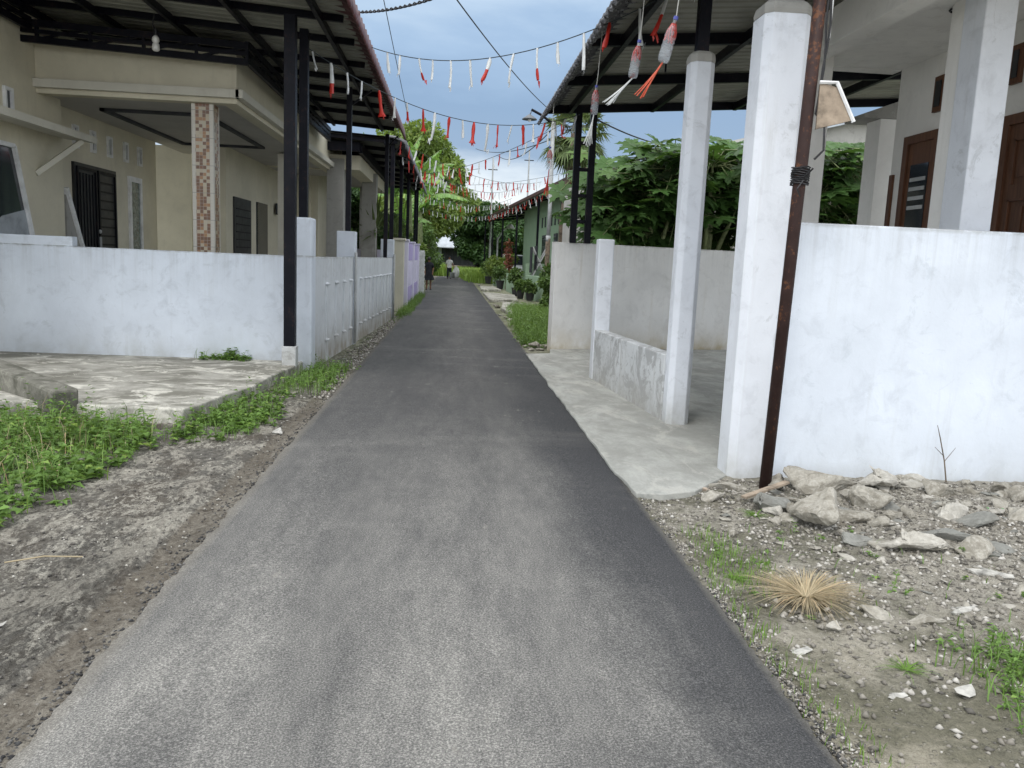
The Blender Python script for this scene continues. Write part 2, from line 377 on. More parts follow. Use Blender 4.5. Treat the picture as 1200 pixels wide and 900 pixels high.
M['apron']=m_concrete('smooth_cement_apron',(.36,.365,.34),(.22,.22,.20),(.47,.46,.42),.6,.5,1.1,(1,.6,1),3)
M['stone']=m_concrete('broken_concrete_stone',(.34,.32,.275),(.15,.135,.105),(.50,.48,.43),.7,.45,7)
M['stone_pale']=m_concrete('pale_mortar_stone',(.42,.40,.355),(.25,.23,.19),(.56,.54,.49),.35,.5,5)
M['stone_dark']=m_concrete('dark_grey_stone',(.22,.22,.20),(.12,.115,.10),(.36,.35,.32),.5,.3,5)

def m_ground():
    m=NT('dirt_and_rubble_ground'); s=m.sep(); x=s[0]; y=s[1]
    n1=m.noise(.9,8,.65,None,.4); n2=m.noise(4,9,.72,None,.5); n3=m.noise(26,6,.75); f=m.noise(110,3,.8); vo=m.vor(34,'F1')
    # left shoulder: dark churned earth with pale mortar smears running along the lane
    vl=m.mapping((1.5,.8,1),rot=(0,0,.35))
    sm=m.ramp(m.noise(2.4,12,.80,vl,.15),[(.50,0),(.55,1)])
    left=m.mix(m.ramp(n3,[(.35,0),(.65,1)]),(.075,.070,.062),(.24,.228,.20))
    left=m.mix(m.ramp(m.noise(1.5,6,.7,vl,.5),[(.45,0),(.62,.6)]),left,(.10,.08,.06))
    left=m.mix(m.math('MULTIPLY',sm,m.ramp(n3,[(.35,.25),(.58,.85)])),left,(.48,.45,.385))
    rw=m.math('SINE',m.math('MULTIPLY',m.math('ADD',x,m.math('MULTIPLY',m.noise(2.5,7,.75),.22)),115.0))
    rm=m.math('MULTIPLY',m.ramp(m.maprange(x,-2.05,-1.45),[(0,0),(.25,1),(.75,1),(.9,0)]),m.math('MULTIPLY',m.ramp(m.maprange(y,5.5,3.6),[(0,0),(1,1)]),m.ramp(n3,[(.35,0),(.6,1)])))
    left=m.mix(m.math('MULTIPLY',m.maprange(rw,-.2,.8),m.math('MULTIPLY',rm,.85)),left,(.035,.03,.024))
    cr_=m.math('MULTIPLY',m.ramp(m.noise(17,8,.8,vl),[(.50,0),(.56,1)]),m.ramp(m.noise(1.3,6,.7,None),[(.46,0),(.56,1)]))
    left=m.mix(m.math('MULTIPLY',cr_,.6),left,(.60,.57,.49))
    # wet brown track beside the asphalt
    tr=m.ramp(m.maprange(m.math('ADD',x,m.math('MULTIPLY',n2,.12)),-1.56,-1.30),[(0,0),(.30,.0),(.42,.9),(1,.6)])
    left=m.mix(tr,left,m.mix(m.ramp(n3,[(.4,0),(.6,1)]),(.14,.12,.095),(.24,.215,.175)))
    # right: sandy rubble dirt with greenish algae near the lane
    right=m.mix(m.ramp(n3,[(.35,0),(.66,1)]),(.26,.24,.20),(.52,.49,.42))
    right=m.mix(m.ramp(n2,[(.48,0),(.62,.8)]),right,(.52,.48,.40))
    right=m.mix(m.ramp(m.noise(2,7,.7),[(.52,0),(.66,.6)]),right,(.16,.135,.10))
    right=m.mix(m.math('MULTIPLY',m.ramp(m.maprange(y,3.7,2.7),[(0,0),(1,1)]),m.ramp(n1,[(.40,0),(.56,.85)])),right,(.46,.42,.33))
    al=m.math('MULTIPLY',m.ramp(m.maprange(x,1.35,3.3),[(0,.85),(.45,.7),(.8,0)]),m.ramp(m.noise(1.7,8,.7),[(.42,0),(.56,1)]))
    right=m.mix(al,right,m.mix(m.ramp(n3,[(.35,0),(.65,1)]),(.075,.078,.05),(.19,.18,.125)))
    peb=m.ramp(vo,[(.18,1),(.30,0)]); pm=m.ramp(m.noise(3,6,.7),[(.46,.1),(.6,.8)])
    right=m.mix(m.math('MULTIPLY',peb,pm),right,m.mix(m.noise(9,3,.6),(.24,.22,.18),(.55,.52,.46)))
    c=m.mix(m.math('GREATER_THAN',x,0),left,right)
    # beyond: grassy soil
    gr=m.mix(m.ramp(n1,[(.4,0),(.6,1)]),(.07,.11,.03),(.13,.17,.05))
    fy=m.ramp(m.maprange(m.math('ADD',y,m.math('MULTIPLY',n1,6)),11,70),[(0,0),(.12,.35),(.8,.45),(.9,1)])
    c=m.mix(fy,c,gr)
    c=m.mix(m.math('MULTIPLY',m.ramp(f,[(.32,1),(.5,0)]),.4),c,(.05,.042,.032))
    h=m.math('ADD',m.math('MULTIPLY',n3,.9),m.math('ADD',m.math('MULTIPLY',f,.4),m.math('ADD',m.math('MULTIPLY',peb,.35),m.math('MULTIPLY',m.math('MULTIPLY',rw,rm),-.5))))
    return m.fin(c,.95,m.bump(h,1.0,.035),0,.2)
M['ground']=m_ground()

# ------------------------------------------------------------------ ground, road, paved areas
def nonuni(segs):
    out=[]
    for a,b,st in segs:
        n=max(1,int(round((b-a)/st))); out+= [a+(b-a)*i/n for i in range(n)]
    out.append(segs[-1][1]); return out
def gh(x,y):
    """ground height in metres"""
    if y>60 or abs(x)>12: return 0.0
    h=.010*fbm(x*1.3,y*1.3)+.008*fbm(x*6,y*6,3)
    fade=max(0,min(1,(12-abs(x))/3))*max(0,min(1,(60-y)/20))
    if x>1.3 and y<6.4: h+= .055*min(1,max(0,(x-1.5)/1.2))*max(0,min(1,(y-3.2)/2.6))+.012*fbm(x*14,y*14,5)
    if x<-1.3:
        if y<7.4: h+= .014*fbm(x*3,y*9,8)+.006*fbm(x*16,y*16,8)
        h-= .018*math.exp(-((x+1.48)/.07)**2)
        h+= .02*math.exp(-((x+1.68)/.09)**2)*(.5+fbm(x*5,y*5,2)) if y<7 else 0
    return h*fade
xs=nonuni([(-400,-60,60),(-60,-12,6),(-12,-6,.6),(-6,-1.2,.045),(-1.2,1.2,.4),(1.2,5.8,.045),(5.8,12,.6),(12,60,6),(60,400,60)])
ys=nonuni([(-30,1,2),(1,8,.05),(8,13,.2),(13,30,.6),(30,80,3),(80,600,40)])
vs=[];fs=[]
for yy in ys:
    for xx in xs:
        if -1.24<xx<1.24: z=-.03
        else: z=gh(xx,yy)
        vs.append((xx,yy,z))
nx=len(xs)
for j in range(len(ys)-1):
    for i in range(nx-1): fs.append((j*nx+i,j*nx+i+1,(j+1)*nx+i+1,(j+1)*nx+i))
g=MB(); g.v=vs; g.f=fs; g.m=[0]*len(fs)
o=g.build('ground',M['ground'],smooth=True); tag(o,kind='structure')

# road: slightly domed mat of asphalt with ragged sides
def redge(y,s):
    j=.018*fbm(y*2.1,s*3)+.014*fbm(y*9,s*5,1)+.010*fbm(y*31,s*5,4)
    if s<0: return -1.31+j*1.3
    e=1.31+j*1.6
    return e
b=MB(); yl=nonuni([(-6,1.5,.5),(1.5,7,.025),(7,16,.06),(16,40,.4),(40,68,1.5)]); cross=[0,.03,.15,.35,.5,.65,.85,.97,1]
n=len(cross)+2; vs=[];fs=[]
for yy in yl:
    l=redge(yy,-1); r=redge(yy,1)
    if yy>55: k=(yy-55)/13; l-=k*k*1.0; r+=k*k*1.0
    vs.append((l-.02,yy,-.02))
    for t in cross:
        zz=.030+.012*(1-(2*t-1)**2)
        if t in (0,1): zz=.018
        vs.append((l+(r-l)*t,yy,zz))
    vs.append((r+.02,yy,-.02))
for j in range(len(yl)-1):
    for i in range(n-1): fs.append((j*n+i,j*n+i+1,(j+1)*n+i+1,(j+1)*n+i))
b.v=vs;b.f=fs;b.m=[0]*len(fs)
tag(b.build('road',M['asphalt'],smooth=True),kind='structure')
# cross lane at the end of the alley
b=MB(); b.box(-30,30,68,72,-.05,.02); tag(b.build('road',M['asphalt']),kind='structure')

# cement apron and carport floor on the right
ap=[]
for i in range(60):
    yy=5.42+(13.75-5.42)*i/59; ap.append((1.27+.03*fbm(yy*1.7,4)+.012*fbm(yy*8,9)+(.06 if yy<6.2 else 0)*(6.2-yy),yy))
ap=[(1.75,5.50),(1.50,5.40)]+ap+[(1.70,13.95),(1.78,14.66),(9.0,16.6),(9.5,6.12),(2.2,6.05),(2.0,5.80)]
b=MB(); b.prism(ap,-.05,.046); tag(b.build('pavement',M['apron'],bevel=.008),kind='structure')
# pale raised slab in front of the left wall
sl=[(-9,11.2),(-9,7.7)]
for i in range(30):
    xx=-8+(8-2.42)*i/29; sl.append((xx,7.68-.10*max(0,xx+4)+.02*fbm(xx*3,2)))
sl+= [(-2.34,7.75),(-2.27,8.3),(-2.12,8.95),(-2.10,9.8),(-2.00,10.6),(-1.98,11.2)]
b=MB(); b.prism(sl,-.05,.135); tag(b.build('pavement',M['slab'],bevel=.015),kind='structure')

# ------------------------------------------------------------------ LEFT: boundary wall
t=thing('boundary_wall','low white boundary wall turning the corner beside the lane, with ribbed panels and square pillars','wall',(-1.95,11.2,0))
b=MB(); b.box(-11,-2.15,11.13,11.28,-.1,1.535); b.box(-11,-4.93,11.125,11.285,1.53,1.66)
b.build('front_panel',M['wall_blue'],t,bevel=.012)
def wx(y): return -1.87+(y-11.13)*.040
b=MB()
for (y0,y1) in ((11.42,14.72),(15.02,20.7)):
    vs=[]
    for yy in (y0,y1):
        for zz in (-.1,1.53): vs+= [(wx(yy)-.03,yy,zz),(wx(yy)-.17,yy,zz)]
    b.add(vs,[(0,1,3,2),(4,6,7,5),(0,2,6,4),(1,5,7,3),(2,3,7,6),(0,4,5,1)])
def rib(b,yy,z0,z1):
    x=wx(yy)-.03
    b.box(x-.01,x+.022,yy-.035,yy+.035,z0,z1)
    for zz in (z0,z1): b.lathe([(.0,-.02),(.05,-.015),(.06,0),(.05,.02),(.0,.03)],(x+.01,yy,zz),8)
for yy in (12.25,13.0,13.7,14.35): rib(b,yy,.32,1.14)
for i in range(9): rib(b,15.5+i*.58,.32,1.14)
b.build('side_panel',M['wall_side'],t,bevel=.008)
b=MB(); b.box(-2.17,-1.87,11.11,11.43,-.1,2.04)
b.build('pillar',M['wall_blue'],t,bevel=.025)
for y0,zt in ((14.72,1.98),(20.7,1.98)):
    b=MB(); x=wx(y0); b.box(x-.33,x-.01,y0,y0+.30,-.1,zt); b.build('pillar',M['wall_blue'],t,bevel=.012)
    b=MB(); b.tube([(x+.015,y0-.04,.02),(x+.015,y0-.04,1.62)],.024,8); b.build('drain_pipe',M['pipe_grey'],t,smooth=True)

# neighbouring walls beyond it
t=thing('boundary_wall','buff rendered gate pillar standing at the end of the white wall','pillar',(-1.6,24.1,0))
b=MB(); b.box(-1.78,-1.44,24.0,24.35,-.1,2.02); b.box(-1.82,-1.40,23.96,24.39,2.02,2.09); b.build('shaft',M['buff'],t,bevel=.01)
t=thing('boundary_wall','lilac and white panelled boundary wall farther along the lane','wall',(-1.4,28,0))
for y0,y1 in ((25.0,28.6),(28.9,32.6)):
    b=MB(); b.box(-1.56,-1.42,y0,y1,-.1,.62); b.box(-1.56,-1.42,y0,y1,1.45,1.98); b.build('lilac_panel',M['lilac'],t)
    b=MB(); b.box(-1.555,-1.43,y0,y1,.62,1.45)
    k=y0+.3
    while k<y1-.2: b.box(-1.44,-1.40,k,k+.07,.66,1.40); k+=.34
    b.build('slatted_panel',M['lilac_pale'],t)
for y0 in (24.75,28.6,32.6):
    b=MB(); b.box(-1.62,-1.36,y0,y0+.3,-.1,2.02); b.box(-1.65,-1.33,y0-.03,y0+.33,2.02,2.08); b.build('pillar',M['lilac_pale'],t,bevel=.01)
t=thing('stone_pillar','banded pale stone pillar behind the girl in black','pillar',(-1.3,35.2,0))
b=MB()
for i in range(18): b.box(-1.46+.015*(i%2),-1.22-.015*(i%2),35.0,35.35,i*.1,.09+i*.1)
b.box(-1.43,-1.25,35.03,35.32,0,1.85); b.build('shaft',M['white_frame'],t)

# ------------------------------------------------------------------ LEFT: cream house
H=thing('cream_house','cream single storey house with tiled porch column behind the white wall','house',(-5,14,0))
fz=.45
b=MB()
# left wing (road-facing wall at x=-6.1) and porch wall (x=-6.35), far return walls
b.box(-10,-6.10,9.0,13.55,0,4.9)
b.build('wing_wall',M['cream'],H)
b=MB(); b.box(-6.55,-6.36,13.55,18.35,0,4.3); b.build('porch_wall',M['cream'],H)
b=MB(); b.box(-9,-6.2,20.2,20.4,0,3.9); b.box(-6.36,-5.2,21.5,21.7,0,3.9); b.build('recessed_wall',M['cream'],H)
b=MB(); b.box(-5.1,-4.9,18.3,24.5,0,3.9); b.box(-5.1,-4.2,24.5,24.7,0,3.9); b.box(-5.35,-5.1,18.0,18.5,0,3.9); b.build('inner_wall',M['cream'],H)
b=MB(); b.box(-6.36,-3.26,12.9,24,0,fz); b.box(-3.3,-1.98,11.28,24,-.02,.10); b.box(-6.1,-3.26,11.28,12.9,-.02,.12); b.build('porch_floor',M['apron'],H)
# porch beams: front (y=12.8) and side (x=-3.26), with ledge
b=MB(); b.box(-6.10,-3.26,12.8,13.02,3.70,4.45); b.box(-3.48,-3.262,13.02,24.3,3.70,4.45)
b.build('porch_beam',M['cream'],H,bevel=.006)
b=MB(); b.box(-6.098,-3.20,12.70,12.797,3.77,3.89); b.box(-3.257,-3.15,12.70,24.4,3.77,3.89); b.build('ledge',M['cream2'],H,bevel=.006)
b=MB(); b.box(-6.36,-3.485,13.025,20.2,3.74,3.80); b.box(-5.09,-3.485,20.2,24.3,3.742,3.802); c=b.build('ceiling',M['grey_ceiling'],H)
b=MB()
for (x0,x1,y0,y1) in ((-5.75,-4.05,14.1,14.18),(-5.75,-4.05,18.1,18.18),(-5.75,-5.67,14.1,18.18),(-4.13,-4.05,14.1,18.18)): b.box(x0,x1,y0,y1,3.69,3.739)
b.build('ceiling_moulding',M['dark_wall'],c)
b=MB(); b.box(-3.95,-3.63,12.91,13.23,fz,3.70); b.build('tiled_column',M['tilecol'],H,bevel=.004)
b=MB(); b.box(-3.94,-3.66,18.9,19.2,fz,3.70); b.build('tiled_column',M['cream2'],H,bevel=.004)
# awning ledge on the wing and its strut
b=MB(); b.add([(-6.095,9.0,3.16),(-6.095,13.5,3.16),(-5.55,13.5,3.10),(-5.55,9.0,3.10),(-6.095,9.0,3.28),(-6.095,13.5,3.28),(-5.55,13.5,3.20),(-5.55,9.0,3.20)],[(0,1,2,3),(4,5,6,7),(0,1,5,4),(1,2,6,5),(2,3,7,6),(3,0,4,7)])
b.build('awning',M['cream2'],H)
b=MB(); b.bar((-5.65,13.2,3.10),(-6.10,12.7,2.55),.07); b.build('awning_strut',M['cream2'],H)
# slanted picture windows on the wing
def slanted(y0,y1,lean,z0,z1,fw=.07):
    f=MB(); X=-6.085
    A=(y0,z0);B=(y1,z0);C=(y1-lean,z1);D=(y0-lean*.3,z1)
    P=[A,B,C,D]
    for i in range(4):
        p=P[i];q=P[(i+1)%4]; f.bar((X,p[0],p[1]),(X,q[0],q[1]),.06,fw,up=(1,0,0))
    fr=f.build('window_frame',M['white_frame'],H)
    f=MB(); f.add([(X-.01,*A),(X-.01,*B),(X-.01,*C),(X-.01,*D)],[(0,1,2,3)]); f.build('pane',M['glass'],fr)
    h_=z0+(z1-z0)*.42; f=MB(); f.add([(X-.004,y0+.08,z0+.04),(X-.004,y1-.10,z0+.04),(X-.004,y1-lean*.42-.06,h_+.12),(X-.004,y0+.5,h_),(X-.004,y0+.08,h_-.25)],[(0,1,2,3,4)]); f.build('painted_reflection',M['reflection_grey'],fr)  # pale shape over the lower pane, a reflection painted as a flat panel
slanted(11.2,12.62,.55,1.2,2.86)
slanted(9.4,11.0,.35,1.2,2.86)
b=MB(); X=-6.02
b.add([(-6.1,13.62,1.0),(-6.1,14.35,1.0),(-6.1,13.62,2.35),(-6.3,13.62,1.0),(-6.3,14.35,1.0),(-6.3,13.62,2.35)],[(0,1,2),(3,5,4),(0,3,4,1),(1,4,5,2),(2,5,3,0)])
b.build('corner_planter_wall',M['cement'],H)
b=MB(); b.bar((-6.09,14.38,1.0),(-6.09,13.60,2.42),.06,.07,up=(1,0,0)); b.build('corner_trim',M['white_frame'],H)
# vents
def slit(x,y,z0,z1,w,mt=M['white_frame'],par=H,sx=1,inner=M['glass'],rim=.045):
    f=MB()
    for (ya,yb,za,zb) in ((y-w/2-rim,y-w/2,z0-rim,z1+rim),(y+w/2,y+w/2+rim,z0-rim,z1+rim),(y-w/2,y+w/2,z0-rim,z0),(y-w/2,y+w/2,z1,z1+rim)):
        f.box(min(x,x+sx*.04),max(x,x+sx*.04),ya,yb,za,zb)
    fr=f.build('vent',mt,par)
    f=MB(); f.box(x-.004,x+.006,y-w/2,y+w/2,z0,z1); f.build('vent_opening',inner,fr)
for yy in (14.58,15.25,15.95,16.7,17.4): slit(-6.36,yy,3.19,3.47,.10)
slit(-6.10,12.0,3.30,3.58,.13)
# black iron door and frosted narrow window on porch wall
b=MB(); b.box(-6.358,-6.31,14.42,16.12,fz,2.91); d=b.build('door',M['dark_iron'],H)
b=MB()
for k in range(2):
    y0=14.48+k*.82
    b.box(-6.31,-6.285,y0,y0+.05,fz+.05,2.85); b.box(-6.31,-6.285,y0+.71,y0+.76,fz+.05,2.85)
    for zz in (2.80,fz+.08): b.box(-6.31,-6.285,y0+.05,y0+.71,zz,zz+.05)
for k in range(14): b.box(-6.31,-6.295,15.36,15.98,.62+k*.155,.65+k*.155)
for k in range(5): b.box(-6.31,-6.295,14.60+k*.12,14.615+k*.12,.6,2.75)
b.build('grille',M['black_steel'],d)
b=MB(); b.lathe([(0,0),(.02,.01),(.03,.04),(.02,.07),(0,.08)],(-6.28,15.28,1.75),8); b.box(-6.29,-6.26,15.265,15.295,1.35,1.7); b.build('handle',M['pipe_grey'],d)
b=MB()
for (ya,yb,za,zb) in ((16.78,16.87,1.0,2.9),(17.33,17.42,1.0,2.9),(16.87,17.33,2.8,2.9),(16.87,17.33,1.0,1.1)): b.box(-6.358,-6.31,ya,yb,za,zb)
fr=b.build('window',M['white_frame'],H)
mfr=NT('frosted_patterned_glass'); nn=mfr.noise(9,6,.7,None,1.2)
M['frost']=mfr.fin(mfr.ramp(nn,[(.4,(.045,.065,.055)),(.55,(.14,.18,.16)),(.7,(.30,.34,.32))]),.2,None,0,.7)
b=MB(); b.box(-6.355,-6.335,16.87,17.33,1.1,2.8); b.build('pane',M['frost'],fr)
# inner wall doors
b=MB(); b.box(-4.90,-4.86,18.85,20.35,fz,2.73); d=b.build('door',M['dark_iron'],H)
b=MB()
for k in range(12): b.box(-4.858,-4.845,18.98,20.22,.6+k*.17,.62+k*.17)
b.build('grille',M['black_steel'],d)
b=MB(); b.box(-4.90,-4.86,21.0,22.1,1.0,2.75); b.build('window',M['glass'],H)
b=MB(); b.box(-4.86,-4.79,23.0,23.3,2.55,2.85); b.build('meter_box',M['dark_wall'],H,bevel=.02)

# ------------------------------------------------------------------ canopies
def rz(x,x0,z0,s): return z0+(x-x0)*s
def sheet(b,x0,x1,y0,y1,z0,s,xref,lift=0,pitch=.20,rise=.022,under=0):
    # trapezoid ribs running along x
    vs=[];fs=[];n=int((y1-y0)/pitch)
    prof=[]
    for i in range(n):
        y=y0+i*(y1-y0)/n; w=(y1-y0)/n
        prof+= [(y,0),(y+w*.62,0),(y+w*.72,rise),(y+w*.90,rise),(y+w*.999,0)]
    for x in (x0,x1):
        for (y,dz) in prof: vs.append((x,y,rz(x,xref,z0,s)+dz+lift))
    k=len(prof)
    for i in range(k-1): fs.append((i,i+1,k+i+1,k+i))
    b.add(vs,fs)
def truss(b,p,q,depth,w=.05,n=8):
    p=Vector(p);q=Vector(q);dn=Vector((0,0,-depth))
    b.bar(p,q,w,w*1.5); b.bar(p+dn,q+dn,w,w*1.5); b.bar(p+dn*.5+Vector((0,.0,0)),q+dn*.5,w*.8,w*.9)
    for i in range(n):
        a=p.lerp(q,i/n); c=p.lerp(q,(i+1)/n); b.bar(a+dn*.05,a+dn*.95,w*.7)
        b.bar(a+dn*.95,c+dn*.05,w*.5)

CL=thing('steel_canopy','black steel canopy with dark red scalloped edge over the cream house yard','canopy',(-1.8,11,0))
S=-.062; ZR=4.55; XR=-1.3   # underside height at the eave and slope (rises to the left)
def cz(x,z=ZR,xr=XR,s=S): return z+(x-xr)*s
b=MB(); sheet(b,-9.6,-1.45,8.6,20.4,ZR,S,XR,.03); b.build('roof_sheet',M['alu'],CL)
b=MB(); sheet(b,-9.6,-1.40,8.6,20.4,ZR,S,XR,.075); b.build('roof_cover',M['tile_red'],CL)
# scalloped eave edge
def eave(par,xa,xb,y0,y1,z0,mat,side,drop=.13,name='eave_trim',per=.27,under=None):
    vs=[];fs=[];N=int((y1-y0)/per)*8
    rows=[(0,.10),(.35,.085),(.7,.04),(.93,-.02),(1.0,-drop*.75),(.97,-drop)]
    for i in range(N+1):
        y=y0+(y1-y0)*i/N; ph=((y-y0)/per)%1.0
        wv=.065*abs(math.sin(PI*ph))
        for (tt,dz) in rows:
            x=xa+(xb-xa)*tt+(.05*abs(math.sin(PI*ph)) if tt>.9 else 0)*side
            vs.append((x,y,z0+dz+wv*(1 if tt<.95 else -1.3)))
    k=len(rows)
    for i in range(N):
        for j in range(k-1): fs.append((i*k+j,i*k+j+1,(i+1)*k+j+1,(i+1)*k+j))
    b=MB(); b.v=vs; b.f=fs; b.m=[0]*len(fs); o=b.build(name,mat,par,smooth=True)
    sd=o.modifiers.new('thick','SOLIDIFY'); sd.thickness=.012
    return o
eave(CL,-1.75,-1.28,8.6,20.4,ZR-.02,M['tile_red'],1)
pur=[9.0,10.15,11.15,12.3,13.7,14.9,16.1,17.3,18.5,20.2]
for yy in pur:
    b=MB(); b.bar((-9.6,yy,cz(-9.6)-.02),(-1.5,yy,cz(-1.5)-.02),.05,.085); b.build('purlin',M['black_steel'],CL)
for xx in (-8.2,-7.1,-6.05,-5.0,-3.95,-2.9,-1.78):
    b=MB(); b.bar((xx,8.6,cz(xx)-.06),(xx,20.2,cz(xx)-.06),.055,.10); b.build('rafter',M['black_steel'],CL)
# trusses hugging the house front and side
b=MB(); truss(b,(-9.5,12.45,4.74),(-3.0,12.45,4.44),.22,.06,9); b.build('truss',M['black_steel'],CL)
b=MB(); truss(b,(-3.02,12.45,4.46),(-3.02,20.3,4.46),.22,.06,10); b.build('truss',M['black_steel'],CL)
b=MB(); truss(b,(-5.95,8.6,4.72),(-5.95,12.4,4.72),.22,.06,5); b.build('truss',M['black_steel'],CL)
b=MB(); b.box(-2.155,-2.015,10.69,10.83,.3,4.45); b.build('post',M['black_steel'],CL,bevel=.006)
b=MB(); b.box(-2.175,-1.995,10.67,10.85,.1,.38); b.build('post_foot',M['wall_low'],CL,bevel=.01)
for (x,y,zb,w) in ((-2.01,11.27,2.04,.11),(-1.88,14.87,1.98,.09),(-1.66,20.2,1.5,.09)):
    b=MB(); b.box(x-w/2,x+w/2,y-w/2,y+w/2,zb-.01,4.42); b.build('post',M['black_steel'],CL,bevel=.005)
for p_,q_ in (((-1.9,14.9,4.1),(-1.5,14.9,4.4)),((-1.68,20.2,4.1),(-1.4,20.2,4.4))):
    b=MB(); b.bar(p_,q_,.03); b.build('brace',M['black_steel'],CL)
# hanging bulb
t=thing('hanging_bulb','white light bulb hanging on a short wire under the left canopy','lamp',(-4.15,12.0,4.3))
b=MB(); b.tube([(-4.10,11.9,4.66),(-4.13,11.9,4.52),(-4.09,11.9,4.45)],.008,5); b.build('wire',M['wire'],t)
b=MB(); b.tube([(-4.09,11.9,4.46),(-4.09,11.9,4.38)],.025,8); b.build('socket',M['dark_iron'],t)
b=MB(); b.lathe([(.015,4.385),(.045,4.35),(.05,4.31),(.03,4.28),(.045,4.27),(.05,4.20),(.03,4.18),(0,4.18)],(-4.09,11.9,0),12); b.build('bulb',M['bulb'],t,smooth=True)

# second canopy and its porch, farther along on the left
C2=thing('steel_canopy','lower black steel canopy beyond the first one on the left','canopy',(-1.8,22,0))
z2=4.42
def c2(x): return z2+(x+1.3)*-.05
b=MB(); sheet(b,-8.5,-1.5,21.3,36,z2,-.05,-1.3,.03,.25); b.build('roof_sheet',M['alu_dark'],C2)
b=MB(); sheet(b,-8.5,-1.45,21.3,36,z2,-.05,-1.3,.08,.25); b.build('roof_cover',M['tile_grey'],C2)
eave(C2,-1.75,-1.30,21.3,36,z2-.02,M['tile_grey'],1)
for yy in (21.4,23.2,25,26.8,28.6,30.4,32.2,34,35.9):
    b=MB(); b.bar((-8.5,yy,c2(-8.5)-.02),(-1.5,yy,c2(-1.5)-.02),.05,.10); b.build('purlin',M['black_steel'],C2)
for xx in (-6.5,-4.9,-3.4,-1.8):
    b=MB(); b.bar((xx,21.3,c2(xx)-.07),(xx,35.85,c2(xx)-.07),.06,.12); b.build('rafter',M['black_steel'],C2)
b=MB(); b.box(-6.5,-2.45,21.55,21.65,4.15,4.38); b.box(-2.5,-2.4,21.65,33,4.12,4.36); b.build('fascia_beam',M['black_steel'],C2)
for (x,y) in ((-1.62,21.5),(-1.62,25.0),(-1.62,28.75),(-1.56,32.75),(-1.62,35.7)):
    b=MB(); b.box(x-.05,x+.05,y-.05,y+.05,1.9 if y<35 else 0,z2); b.build('post',M['black_steel'],C2)
b=MB(); b.bar((-1.62,21.5,4.1),(-1.4,21.5,4.38),.04); b.build('brace',M['black_steel'],C2)
H2=thing('grey_porch_house','grey rendered house porch with square columns beyond the cream house','house',(-4,24,0))
for (x,y) in ((-3.12,22.0),(-2.62,25.6),(-3.12,29.5)):
    b=MB(); b.box(x-.22,x+.22,y,y+.4,0,4.0); b.build('column',M['cement'],H2,bevel=.01)
b=MB(); b.box(-6.5,-2.9,22.05,22.3,3.72,4.1); b.box(-2.9,-2.5,22.05,30,3.74,4.1); b.build('porch_beam',M['cream'],H2)
b=MB(); b.box(-6.4,-2.95,22.3,30,3.9,3.96); b.build('ceiling',M['grey_ceiling'],H2)
b=MB(); b.box(-4.2,-4.0,24.71,30,0,3.9); b.box(-7,-4.2,29.8,30,0,3.9); b.build('wall',M['cream'],H2)
b=MB(); b.box(-3.7,-1.98,26.5,26.65,0,1.75); b.build('lilac_side_wall',M['lilac_pale'],H2)

# ------------------------------------------------------------------ RIGHT: columns, walls
t=thing('boundary_wall','tall white wall right of the brown pole above the rubble','wall',(4,6.0,0))
b=MB(); vs=[(2.46,5.93),(9.5,5.97),(9.5,6.12),(2.46,6.09)]; b.prism(vs,-.1,1.965); b.build('panel',M['wall_big'],t,bevel=.012)
def wcol(label,x0,x1,y0,y1,zt,stub):
    t=thing('canopy_column',label,'column',((x0+x1)/2,(y0+y1)/2,0))
    b=MB(); c=.05
    poly=[(x0,y0+c),(x0+c,y0),(x1-c,y0),(x1,y0+c),(x1,y1-c),(x1-c,y1),(x0+c,y1),(x0,y1-c)]
    b.prism(poly,-.05,zt-.08); b.build('shaft',M['col_white'],t,bevel=.008)
    b=MB(); cx=(x0+x1)/2; cy=(y0+y1)/2
    n=8; lv=[(1.0,zt-.082),(1.02,zt-.05),(.97,zt-.01),(.80,zt+.015),(.3,zt+.03)]
    vs=[]
    for k,zz in lv:
        for (px,py) in poly: vs.append((cx+(px-cx)*k+.008*fbm(px*9,py*9,zz*20),cy+(py-cy)*k,zz+.008*fbm(px*7,py*7,3)))
    fs=[(i*n+j,i*n+(j+1)%n,(i+1)*n+(j+1)%n,(i+1)*n+j) for i in range(len(lv)-1) for j in range(n)]+[tuple(range((len(lv)-1)*n,len(lv)*n))]
    b.add(vs,fs); b.build('cement_cap',M['cement'],t)
    return t
wcol('thick white canopy column behind the brown pole',2.13,2.47,5.92,6.24,3.48,True)
wcol('slimmer white canopy column at the near end of the patchy low wall',2.165,2.40,7.90,8.14,3.60,True)
b=MB(); b.prism([(1.92,10.95),(2.13,10.95),(2.13,11.18),(1.92,11.18)],-.05,1.93)
o=b.build('short_pillar',M['col_white'],bevel=.015); tag(o,'short white pillar at the far end of the patchy low wall','pillar')
b=MB(); b.prism([(2.16,8.13),(2.31,8.13),(2.08,10.96),(1.93,10.96)],-.05,.72)
o=b.build('low_wall',M['wall_low'],bevel=.01); tag(o,'knee-high patchy cement wall between two white columns','wall')
b=MB(); b.prism([(1.79,14.63),(9.5,16.95),(9.45,17.10),(1.74,14.80)],-.1,1.955)
o=b.build('boundary_wall',M['wall_back'],bevel=.01); tag(o,'plain white wall closing the far side of the carport','wall')

